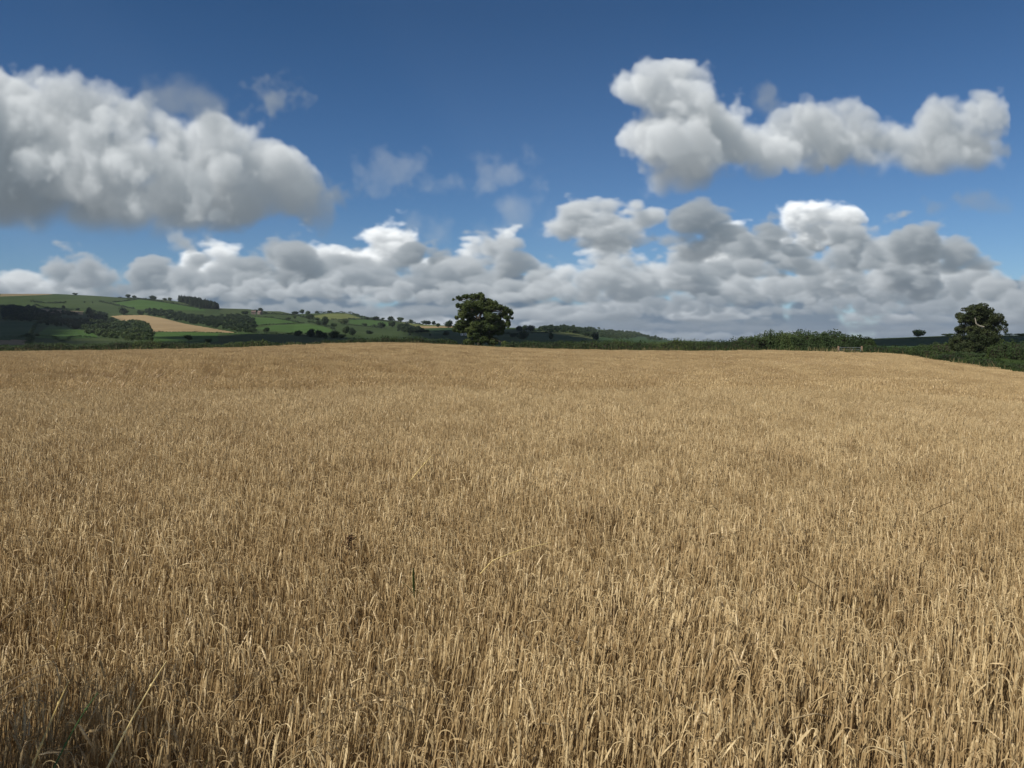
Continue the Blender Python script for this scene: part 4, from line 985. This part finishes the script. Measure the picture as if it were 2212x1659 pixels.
# ------------------------------------------------------------------ unseen clouds added overhead and to the left, shaped to shade parts of the hills
def shade_clouds(zones, alt=1300.):
    rng = np.random.default_rng(77)
    bm_v, bm_q, k = [], [], 0
    th = np.linspace(0, math.pi, 7); ph = np.linspace(0, 2*math.pi, 11)[:-1]
    S = np.array([[math.sin(a)*math.cos(b), math.sin(a)*math.sin(b), math.cos(a)] for a in th for b in ph])
    i = np.arange(6)[:, None]*10; j = np.arange(10)[None]
    Q = np.stack([i+j, i+10+j, i+10+(j+1) % 10, i+(j+1) % 10], -1).reshape(-1, 4)
    for poly, su, sv, r in zones:
        a = np.array(poly); lo, hi = a.min(0), a.max(0)
        for vv in np.arange(lo[1], hi[1]+.1, sv):
            for uu in np.arange(lo[0], hi[0]+.1, su):
                u, v = uu+rng.uniform(-.4, .4)*su, vv+rng.uniform(-.4, .4)*sv
                if not inside(np.array([u]), np.array([v]), poly)[0]: continue
                x, y, z = on_hill(u, v); t = (alt-z)/SUN_DIR.z
                c = np.array([x, y, z])+np.array(SUN_DIR)*t+np.array([0, 0, rng.uniform(-8, 12)])
                R = np.array([r*y, 26., 16.])*rng.uniform(.85, 1.25)
                bm_v.append(c+S*R); bm_q.append(Q+k); k += len(S)
    tag(link('clouds', mesh_from('clouds', np.concatenate(bm_v), bm_q, MAT['cloud'], None, True)), 'unseen low clouds added overhead to shade the hills', 'cloud', kind='stuff')
shade_clouds([
    ([(-160, 668), (90, 666), (150, 676), (205, 690), (180, 712), (80, 705), (70, 748), (-160, 748)], 12, 2.5, .016),
    ([(440, 729), (560, 723), (700, 731), (760, 750), (420, 750)], 12, 2.0, .016),
    ([(930, 718), (960, 714), (1110, 711), (1180, 716), (1250, 724), (1290, 738), (1100, 748), (930, 748)], 12, 2.0, .016),
    ([(1868, 735), (2060, 729), (2330, 727), (2330, 742), (1868, 746)], 12, 1.5, .016)])
# ------------------------------------------------------------------ an unseen hedge added left of the camera to shade the corner of the crop
hedge('hedge', 'tall leafy hedge added unseen beyond the left edge to shade the near corner', 'hedge',
      [(-4.85, -4.5, -.05, 3.8), (-4.7, -2.5, -.05, 4.2), (-4.55, -.85, -.05, 4.4), (-4.4, .4, -.05, 4.35), (-4.4, 1.5, -.05, 4.0)], width=1.5, leaf=.10, per=700, seed=6, lumpy=.2)


# ------------------------------------------------------------------ barley
def plant_geo(rng, V, Q, M, base, H, nod, lean, detail, s=1.0, ears=True):
    """one barley plant: stem, curved neck, hanging ear with awns, dry leaves. V, Q, M are lists that grow"""
    def n(): return sum(len(a) for a in V)
    cx, sx = math.cos(nod), math.sin(nod)
    side = np.array([-sx, cx, 0])
    # stem and neck in the plane (r, z)
    th = lean; r = z = 0.; pts = [(0, 0, th)]
    ks = 4 if detail else 2
    for i in range(ks):
        L = H/ks; th += rng.normal()*.02
        r += math.sin(th)*L; z += math.cos(th)*L; pts.append((r, z, th))
    turn = rng.normal(2.92, .22)-th if rng.random() < .97 else rng.uniform(.9, 2.0)
    turn = max(turn, .1); nk = 6 if detail else 3
    R = rng.uniform(.011, .026); arc = turn*R
    for i in range(nk):
        th += turn/nk; r += math.sin(th)*arc/nk; z += math.cos(th)*arc/nk; pts.append((r, z, th))
    P3 = np.array([[p[0]*cx, p[0]*sx, p[1]] for p in pts])+base
    TH = np.array([p[2] for p in pts])
    up = np.stack([np.cos(TH)*cx, np.cos(TH)*sx, -np.sin(TH)], 1)      # in plane normal
    wd = np.full(len(pts), .0017*s); wd[0] = .0022*s; wd[ks+1:] = .0013*s
    if detail:
        o = n(); ring = np.concatenate([P3+side*wd[:, None], P3-side*.5*wd[:, None]+up*wd[:, None]*.87, P3-side*.5*wd[:, None]-up*wd[:, None]*.87])
        m = len(pts); V.append(ring)
        i = np.arange(m-1)
        for a, b in ((0, 1), (1, 2), (2, 0)): Q.append(np.stack([i+a*m, i+1+a*m, i+1+b*m, i+b*m], 1)+o); M.append((i >= ks).astype(int))
    else:
        o = n(); m = len(pts); w = side*.0024*s
        V.append(np.concatenate([P3+w, P3-w])); i = np.arange(m-1)
        Q.append(np.stack([i, i+1, i+1+m, i+m], 1)+o); M.append(np.zeros(m-1, int))
    # ear
    Le = rng.uniform(.050, .072); d = np.array([math.sin(th)*cx, math.sin(th)*sx, math.cos(th)])
    u2 = up[-1]; tw = rng.uniform(-.9, .9); A = side*math.cos(tw)+u2*math.sin(tw); B = -side*math.sin(tw)+u2*math.cos(tw)
    droop = np.array([0, 0, -1.])
    if detail:
        k = 11; o = n(); rows = []
        for i in range(k):
            t = i/(k-1); c = P3[-1]+d*Le*t+droop*.012*t*t
            e = .0049*s*(min(1, t*5+.35))*(1-max(0, t-.6)/.4*.75); zz = 1.0 if i % 2 else .70
            e2 = e*.62
            rows.append(np.array([c+A*e*zz, c+B*e2*(1.7-zz), c-A*e*(1.7-zz), c-B*e2*zz]))
        V.append(np.concatenate(rows)); i = np.arange(k-1)[:, None]*4; j = np.arange(4)[None]
        Q.append(np.stack([i+j, i+(j+1) % 4, i+4+(j+1) % 4, i+4+j], -1).reshape(-1, 4)+o); M.append(np.ones((k-1)*4, int))
    else:
        o = n(); e = .0062*s; c0 = P3[-1]; c1 = c0+d*Le*.45; c2 = c0+d*Le
        V.append(np.array([c0+A*e*.5, c1+A*e, c2+A*e*.4, c2-A*e*.4, c1-A*e, c0-A*e*.5, c0+B*e*.5, c1+B*e*.8, c2+B*e*.3, c2-B*e*.3, c1-B*e*.8, c0-B*e*.5]))
        Q.append(np.array([[0, 1, 4, 5], [1, 2, 3, 4], [6, 7, 10, 11], [7, 8, 9, 10]])+o); M.append(np.ones(4, int))
    # awns
    na = rng.integers(3, 6) if detail else rng.integers(1, 3)
    for _ in range(na):
        t = rng.uniform(.15, 1); c = P3[-1]+d*Le*t; sp = (A*rng.normal()*.16+B*rng.normal()*.12)
        dd = unit(d+sp+droop*.1); La = rng.uniform(.02, .06); w = unit(np.cross(dd, rng.normal(size=3)))*(.00065 if detail else .0016)*s
        o = n(); V.append(np.array([c-w, c+w, c+dd*La+w*.2, c+dd*La-w*.2])); Q.append(np.array([[0, 1, 2, 3]])+o); M.append(np.full(1, 2))
    # dry leaves
    for _ in range((rng.random() < .55) if detail else (rng.random() < .4)):
        hh = H*rng.uniform(.25, .86); c = base+np.array([cx, sx, 0])*math.sin(lean)*hh+np.array([0, 0, math.cos(lean)*hh])
        az = rng.uniform(0, 6.28); e = rng.uniform(.1, 1.1); La = rng.uniform(.05, .12); k = 5 if detail else 3
        h = np.array([math.cos(az), math.sin(az), 0]); sd = np.array([-h[1], h[0], 0]); p = c.copy(); L1, L2 = [], []
        w0 = rng.uniform(.002, .0042)*s*(1 if detail else 1.2); twl = rng.uniform(-1.5, 1.5)
        for i in range(k):
            t = i/(k-1); w = w0*(1-t**2*.9); ax = sd*math.cos(twl*t)+np.array([0, 0, 1])*math.sin(twl*t)
            L1.append(p+ax*w); L2.append(p-ax*w)
            e2 = e+t*rng.uniform(.9, 2.2); p = p+(h*math.sin(e2)+np.array([0, 0, 1])*math.cos(e2))*La/k
        o = n(); V.append(np.array(L1+L2)); i = np.arange(k-1); Q.append(np.stack([i, i+1, i+1+k, i+k], 1)+o); M.append(np.full(k-1, 3))
def tuft(seed, nplants, radius, detail, s=1.0):
    rng = np.random.default_rng(seed); V, Q, M = [], [], []
    nod0 = rng.normal()*.3
    for i in range(nplants):
        rr = radius*math.sqrt(rng.random())*1.15; a = rng.uniform(0, 6.28)
        H = rng.normal(.62, .045) if rng.random() < .85 else rng.uniform(.42, .57)
        plant_geo(rng, V, Q, M, np.array([rr*math.cos(a), rr*math.sin(a), 0]), H, nod0+rng.normal()*.95, abs(rng.normal(.10, .09)), detail, s)
    return mesh_from('barley_tuft', np.concatenate(V), [np.concatenate(Q)], [MAT['stem'], MAT['ear'], MAT['awn'], MAT['leaf']], [np.concatenate(M)])
def build_barley():
    t0 = time.time()
    src = bpy.data.collections.new('barley_tufts')
    spec = [(20, 32, .16, True, 1.0), (8, 165, .38, False, 1.1), (6, 260, 1.05, False, 3.2)]
    names, off = [], []
    k = 0
    for zi, (nv, npl, r, det, s) in enumerate(spec):
        off.append((k, nv))
        for i in range(nv):
            o = bpy.data.objects.new('barley_tuft_%03d' % k, tuft(500+k, npl, r, det, s)); src.objects.link(o); k += 1
    print('tufts', round(time.time()-t0, 1))
    rng = np.random.default_rng(9)
    pts, rot, scl, idx = [], [], [], []
    def zone(zi, y0, y1, sp, q=.80):
        ys = np.arange(y0, y1, sp)
        X, Y = [], []
        for y in ys:
            xm = q*(y+3.2); xs = np.arange(-xm, xm, sp); X.append(xs); Y.append(np.full(len(xs), y))
        X, Y = np.concatenate(X), np.concatenate(Y)
        X = X+rng.uniform(-.5, .5, len(X))*sp; Y = Y+rng.uniform(-.5, .5, len(Y))*sp
        p = X/np.maximum(Y, 3); ye = edge(np.clip(p, -.8, .8))[0]
        ok = (Y < ye-.2) & (np.hypot(X, Y) > 1.0)
        # the sprayer's wheelings: bare lines through the crop
        X, Y = X[ok], Y[ok]
        Z = ground_z(X, Y)
        n = len(X)
        wave = np.sin(X*.9+np.sin(Y*.7)*1.3)*np.sin(Y*.55+X*.2)+.7*np.sin(X*2.3+1)*np.sin(Y*1.9+X*.6)+.5*np.sin(X*.13+Y*.07)
        lodged = smooth((np.sin(X*.31+2)*np.sin(Y*.23+X*.11)+np.sin(X*.09-.5)*np.sin(Y*.13)-.55)/.5)
        tilt = .06+.06*rng.normal(size=n)+.06*wave+.42*lodged*rng.uniform(.3, 1.2, n)
        if zi == 2: tilt = tilt*.4
        az = rng.normal(size=n)*.55+.25*wave
        taz = .1+.5*np.sin(X*.21+Y*.17)                        # lean direction, mostly to the right, away from the wind
        # euler for Rz(taz) Ry(tilt) Rz(az-taz)
        ca, sa = np.cos(taz), np.sin(taz); ct, st = np.cos(tilt), np.sin(tilt); b = az-taz; cb, sb = np.cos(b), np.sin(b)
        R = np.empty((n, 3, 3))
        R[:, 0] = np.stack([ca*ct*cb-sa*sb, -ca*ct*sb-sa*cb, ca*st], 1)
        R[:, 1] = np.stack([sa*ct*cb+ca*sb, -sa*ct*sb+ca*cb, sa*st], 1)
        R[:, 2] = np.stack([-st*cb, st*sb, ct], 1)
        e = np.stack([np.arctan2(R[:, 2, 1], R[:, 2, 2]), -np.arcsin(np.clip(R[:, 2, 0], -1, 1)), np.arctan2(R[:, 1, 0], R[:, 0, 0])], 1)
        sc = rng.normal(1, .055, n)*(1+.06*wave)
        sz = sc*(1-.12*lodged)
        if zi > 0:                                              # wheelings left by the sprayer, and thin strips of shorter crop
            band = np.abs((Y-.06*X+1.5*np.sin(X*.02)-8) % 24-12)
            sz = sz*(1-.22*(band < (.5 if zi == 1 else .9)))*(1+.03*np.sin(Y*.55-.05*X+np.sin(X*.03)*2))
        rough = smooth((-.10-X/np.maximum(Y, 3))/.25)*np.exp(-((Y-41)/9)**2)
        sz = sz*(1+.10*rough*rng.normal(size=n))
        o0, nv = off[zi]
        pts.append(np.stack([X, Y, Z-.01], 1)); rot.append(e); scl.append(np.stack([sc, sc, sz], 1)); idx.append(o0+rng.integers(nv, size=n))
    zone(0, .9, 22, .235)
    zone(1, 22, 62, .56, .95)
    zone(2, 62, 205, 1.45, 1.05)
    Pn = np.concatenate(pts); n = len(Pn)
    me = bpy.data.meshes.new('barley'); me.vertices.add(n); me.vertices.foreach_set('co', Pn.astype(np.float32).ravel())
    for nm, ty, key, dat in (('rot', 'FLOAT_VECTOR', 'vector', np.concatenate(rot)), ('scl', 'FLOAT_VECTOR', 'vector', np.concatenate(scl)), ('idx', 'INT', 'value', np.concatenate(idx))):
        a = me.attributes.new(nm, ty, 'POINT'); a.data.foreach_set(key, dat.astype(np.int32 if ty == 'INT' else np.float32).ravel())
    ob = link('barley', me); tag(ob, 'ripe golden barley with nodding ears filling the whole field', 'barley', kind='stuff')
    ng = bpy.data.node_groups.new('barley_growth', 'GeometryNodeTree')
    ng.interface.new_socket('Geometry', in_out='INPUT', socket_type='NodeSocketGeometry'); ng.interface.new_socket('Geometry', in_out='OUTPUT', socket_type='NodeSocketGeometry')
    N, L = ng.nodes, ng.links
    gi, go = N.new('NodeGroupInput'), N.new('NodeGroupOutput')
    ip = N.new('GeometryNodeInstanceOnPoints'); ci = N.new('GeometryNodeCollectionInfo')
    ci.inputs['Collection'].default_value = src; ci.inputs['Separate Children'].default_value = True; ci.inputs['Reset Children'].default_value = True
    def attr(nm, ty):
        a = N.new('GeometryNodeInputNamedAttribute'); a.data_type = ty; a.inputs['Name'].default_value = nm; return a.outputs['Attribute']
    er = N.new('FunctionNodeEulerToRotation'); L.new(attr('rot', 'FLOAT_VECTOR'), er.inputs[0])
    L.new(gi.outputs[0], ip.inputs['Points']); L.new(ci.outputs[0], ip.inputs['Instance']); ip.inputs['Pick Instance'].default_value = True
    L.new(attr('idx', 'INT'), ip.inputs['Instance Index']); L.new(er.outputs[0], ip.inputs['Rotation']); L.new(attr('scl', 'FLOAT_VECTOR'), ip.inputs['Scale'])
    L.new(ip.outputs[0], go.inputs[0])
    md = ob.modifiers.new('growth', 'NODES'); md.node_group = ng
    print('barley', n, round(time.time()-t0, 1))
build_barley()

# ------------------------------------------------------------------ grass strip under the hedges
def verge():
    rng = np.random.default_rng(4)
    V, Q, M, k = [], [], [], 0
    n = 15000
    p = rng.uniform(-.80, .80, n); ye = edge(p)[0]; d = rng.uniform(.15, 2.9, n); y = ye+d; x = p*y; z = ground_z(x, y)
    pale = rng.random(n) < .07+.20*(np.sin(x*.35)*np.sin(x*.13+1) > .45)
    h = np.where(pale, rng.uniform(.8, 1.35, n), rng.uniform(.4, 1.0, n)); w = np.where(pale, .03, .06)*rng.uniform(.6, 1.4, n)
    a = rng.uniform(0, math.pi, n); dx, dy = np.cos(a)*w, np.sin(a)*w; lx, ly = rng.normal(size=n)*.16*h, rng.normal(size=n)*.16*h
    B = np.stack([x, y, z-.03], 1); T = B+np.stack([lx, ly, h], 1); W = np.stack([dx, dy, dx*0], 1); Mm = (B+T)/2+np.stack([-lx*.2, -ly*.2, h*.06], 1)
    VV = np.stack([B-W, B+W, Mm+W*.8, Mm-W*.8, T+W*.15, T-W*.15], 1).reshape(-1, 3)
    i = np.arange(n)[:, None]*6; F = np.concatenate([i+np.array([[0, 1, 2, 3]]), i+np.array([[3, 2, 4, 5]])])
    mi = np.concatenate([pale, pale]).astype(int)
    tag(link('grass', mesh_from('verge_grass', VV, [F], [MAT['grassblade'], MAT['seedgrass']], [mi])), 'rough green grass strip under the hedges', 'grass', kind='stuff')
verge()


# ------------------------------------------------------------------ odd stalks and weeds that stand out of the crop
def ray(u, v, y):
    X, w = P(u, v); return np.array([(X-CU)/FPX*y, y, EYE+w/FPX*y])
def crop_pt(u, v, h=.70):
    w = P(u, v)[1]/FPX; y = 3.
    for _ in range(30): y = (EYE-h-float(ground_z((P(u, v)[0]-CU)/FPX*y, y)))/-w
    return ray(u, v, y)
def bend(a, b, k=8, sag=.0, mid=None):
    t = np.linspace(0, 1, k)[:, None]
    m = (a+b)/2+np.array([0, 0, sag]) if mid is None else mid
    return a*(1-t)**2+2*m*t*(1-t)+b*t*t
def stalk(label, pts, r, mat='straw', name='straw_stalk', cat='straw stalk'):
    m = MB(); pts = np.array(pts); n = len(pts)
    m.tube(pts, np.linspace(r, r*.55, n), 6)
    # nodes of the straw
    for i in (n//3, 2*n//3):
        q = pts[i]; d = unit(pts[min(i+1, n-1)]-q)*r*2.2
        m.tube(np.array([q-d, q-d*.4, q+d*.4, q+d]), [r*.8, r*1.5, r*1.5, r*.8], 6)
    me = m.mesh(name, MAT[mat], True)
    o = link(name, me); return tag(o, label, cat)
def panicle(label, pts, r, seedlen, n, spread, mat='oat', name='wild_oat', cat='wild oat', seed=0, top=.55):
    """a grass stem with a loose seed head on its last part"""
    rng = np.random.default_rng(seed); pts = np.array(pts); o0 = pts[0].copy(); pts = pts-o0
    root = empty(name, o0, label, cat)
    m = MB(); m.tube(pts, np.linspace(r, r*.4, len(pts)), 6); link('stem', m.mesh(name+'_stem', MAT['stem' if mat == 'oat' else mat], True), root)
    d = np.concatenate([[0], np.cumsum(np.linalg.norm(np.diff(pts, axis=0), axis=1))])
    m = MB()
    for i in range(n):
        t = d[-1]*rng.uniform(top, 1.0); c = np.array([np.interp(t, d, pts[:, k]) for k in range(3)])
        ax = unit(pts[-1]-pts[-2]); off = unit(rng.normal(size=3)+ax*1.2)*spread*rng.uniform(.2, 1)*(1.15-(t/d[-1]-top)/(1-top)*.7)
        e = c+off; e[2] -= abs(spread)*.18
        m.tube(np.array([c, (c+e)/2+np.array([0, 0, spread*.1]), e]), [r*.22]*3, 3)
        dd = unit(off*.6+np.array([0, 0, -1.])*spread*.8+ax*spread*.3)
        m.tube(np.array([e, e+dd*seedlen*.3, e+dd*seedlen*.7, e+dd*seedlen]), [seedlen*.04, seedlen*.14, seedlen*.10, .0003], 5)
    link('seed_head', m.mesh(name+'_seed_head', MAT[mat], True), root)
    return root
def broken(*pts, k=6):
    out = []
    for a, b in zip(pts[:-1], pts[1:]):
        out += [a+(b-a)*t for t in np.linspace(0, 1, k)[:-1]]
    return np.array(out+[pts[-1]])
stalk('bright yellow kinked straw lying across the top of the barley in mid field', np.concatenate([bend(crop_pt(1037, 1240, .66), crop_pt(1064, 1211, .74)), bend(crop_pt(1064, 1211, .74), crop_pt(1190, 1172, .80), sag=.02)[1:]]), .0034)
stalk('thin yellow straw lying level below the bright kinked one', np.concatenate([bend(crop_pt(1095, 1264, .66), crop_pt(1122, 1253, .72)), bend(crop_pt(1122, 1253, .72), crop_pt(1332, 1260, .72), sag=.01)[1:]]), .0014, 'stem')
stalk('pale straw leaning right above the barley left of the middle', bend(crop_pt(884, 1042, .62), crop_pt(931, 986, .84), sag=.01), .0055)
stalk('short bright pale straw standing upright on the right', bend(crop_pt(1718, 1300, .60), crop_pt(1729, 1253, .76)), .0045)
stalk('brown bent straw beside the short bright one on the right', broken(crop_pt(1732, 1242, .80), crop_pt(1765, 1264, .74), crop_pt(1792, 1283, .66)), .003, 'stem')
stalk('long pale straw leaning right in the far right of the field', bend(crop_pt(1985, 1118, .60), crop_pt(2052, 1085, .86), sag=.02), .0045, 'stem')
stalk('tall amber straw standing upright near the left edge', bend(crop_pt(116, 1425, .40), crop_pt(155, 1268, .92), sag=.03), .0034)
stalk('long amber straw slanting up from the bottom edge left of the middle', bend(ray(226, 1672, 2.25), ray(360, 1428, 2.75), sag=.03), .0034)
stalk('long green grass stem slanting up in the lower left corner', bend(ray(110, 1672, 2.2), ray(212, 1496, 2.55), sag=.03), .0028, 'green', 'grass_stem', 'grass stem')
stalk('amber stem at the very bottom of the lower left corner', bend(ray(62, 1680, 2.1), ray(150, 1470, 2.4), sag=.02), .0030)
panicle('blurred grey seed grass leaning in from the left edge, upper one', bend(ray(-60, 1398, 1.25), ray(102, 1282, 1.45), sag=.02), .0016, .010, 24, .014, 'oat', 'seed_grass', 'seed grass', 1, .15)
panicle('blurred grey seed grass leaning in from the left edge, middle one', bend(ray(-60, 1530, 1.25), ray(118, 1430, 1.5), sag=.02), .0016, .010, 20, .010, 'oat', 'seed_grass', 'seed grass', 2, .35)
panicle('blurred grey seed grass leaning in from the left edge, lowest one', bend(ray(-60, 1566, 1.2), ray(96, 1456, 1.4), sag=.02), .0016, .010, 20, .010, 'oat', 'seed_grass', 'seed grass', 3, .35)
panicle('pale feathery grass head reaching up right from the bottom left', bend(ray(596, 1640, 1.5), ray(888, 1490, 1.75), sag=.05), .0016, .010, 34, .012, 'oat', 'seed_grass', 'seed grass', 4, .42)
panicle('pale wild oat with drooping husks at the bottom left of the middle', bend(ray(560, 1700, 1.9), ray(742, 1598, 2.1), sag=.05), .002, .022, 26, .05, 'oat', 'wild_oat', 'wild oat', 5, .3)
panicle('wild oat with grey husks leaning over the barley in the lower left', bend(ray(470, 1560, 2.35), ray(640, 1405, 2.75), sag=.05), .002, .022, 26, .045, 'oat', 'wild_oat', 'wild oat', 6, .4)
panicle('tall wild oat with pale husks and yellow stem in the left field', bend(crop_pt(240, 1042, .58), crop_pt(378, 878, 1.12), sag=.06), .0040, .030, 46, .11, 'oat', 'wild_oat', 'wild oat', 7, .55)
panicle('faint wild oat with small husks farther out on the left', bend(crop_pt(560, 842, .62), crop_pt(640, 800, 1.05), sag=.06), .004, .03, 30, .12, 'oat', 'wild_oat', 'wild oat', 8, .5)
stalk('dead straw bent low among the ears at the bottom right', broken(crop_pt(1705, 1555, .66), crop_pt(1760, 1541, .72), crop_pt(1795, 1549, .68)), .003, 'leaf')
# a green shoot: stalk, sheath leaf and green ear
def green_shoot():
    a, b, c = crop_pt(902, 1335, .35), crop_pt(895, 1290, .62), crop_pt(893, 1228, .84)
    root = empty('green_shoot', a, 'dark green unripe shoot standing among the ripe barley', 'green shoot')
    m = MB(); m.tube(np.array([a, (a+b)/2, b, c])-a, [.003, .003, .0028, .0022], 6); link('stem', m.mesh('shoot_stem', MAT['green'], True), root)
    m = MB(); q = np.linspace(0, 1, 9)[:, None]; P9 = b+(c-b)*(.15+.85*q)-a; m.tube(P9, [.0025, .0045, .0055, .006, .006, .0055, .0045, .0035, .001], 7); link('ear', m.mesh('shoot_ear', MAT['green'], True), root)
    for sx, L in ((-1, .16), (1, .10)):
        p = b-a; V = []; 
        for i in range(6):
            t = i/5; V += [p+np.array([sx*L*t*.5, .01, L*t*(1-.55*t)])+np.array([0, .006*(1-t*.9)*k, 0]) for k in (-1, 1)]
        link('blade', mesh_from('shoot_blade', V, [[[2*i, 2*i+1, 2*i+3, 2*i+2] for i in range(5)]], MAT['green']), root)
green_shoot()
# a dead brown dock head
def dock():
    a, b = crop_pt(752, 1198, .45), crop_pt(756, 1156, .80); rng = np.random.default_rng(3)
    root = empty('dock_plant', a, 'dead dark brown dock seed head poking through the barley', 'weed')
    m = MB(); m.tube(np.array([a, (a+b)/2, b])-a, [.004, .0035, .002], 6); link('stem', m.mesh('dock_stem', MAT['bark'], True), root)
    m = MB()
    for i in range(60):
        t = rng.uniform(.45, 1); c = (b-a)*t+rng.normal(size=3)*np.array([.018, .018, .012])*(1.2-t*.6); d = unit(rng.normal(size=3))*.008
        m.tube(np.array([c-d, c, c+d]), [.001, .006, .001], 5)
    link('seed_head', m.mesh('dock_seed_head', MAT['deadbrown'], True), root)
dock()
# green grass at the foot of the crop by the field edge
def edge_grass():
    rng = np.random.default_rng(8); V, F, k = [], [], 0
    for i in range(1500):
        x = rng.uniform(-2.6, -.1)+rng.normal()*.1; y = rng.uniform(1.5, 2.55)+.25*(x < -1.2)
        h = rng.uniform(.25, .60); az = rng.uniform(0, 6.28); d = np.array([math.cos(az), math.sin(az), 0]); s = np.array([-d[1], d[0], 0])
        p = np.array([x, y, 0.]); e = rng.uniform(.05, .5); w = rng.uniform(.002, .0045)
        for j in range(5):
            t = j/4; V += [p+s*w*(1-t*.92), p-s*w*(1-t*.92)]; q = e+t*rng.uniform(.5, 1.3); p = p+(d*math.sin(q)+np.array([0, 0, 1])*math.cos(q))*h/4
        F += [[k+2*j, k+2*j+1, k+2*j+3, k+2*j+2] for j in range(4)]; k += 10
    tag(link('grass', mesh_from('edge_grass', np.array(V), [np.array(F)], MAT['green'])), 'dark green grass growing among the barley at the lower left', 'grass', kind='stuff')
edge_grass()


# ------------------------------------------------------------------ the air: one thin closed box of haze round everything on the ground
def haze():
    m, nt, N, L = new_mat('haze')
    v = N.new('ShaderNodeVolumePrincipled'); v.inputs['Color'].default_value = (.78, .87, 1, 1); v.inputs['Density'].default_value = HAZE; v.inputs['Anisotropy'].default_value = .1
    o = N.new('ShaderNodeOutputMaterial'); L.new(v.outputs[0], o.inputs['Volume'])
    b = MB(); b.box((0, 0, 75), (9600, 9600, 112))
    tag(link('haze', b.mesh('haze', m)), 'thin bluish summer haze over the distant hills', 'haze', kind='stuff')
HAZE = 0.00005
haze()
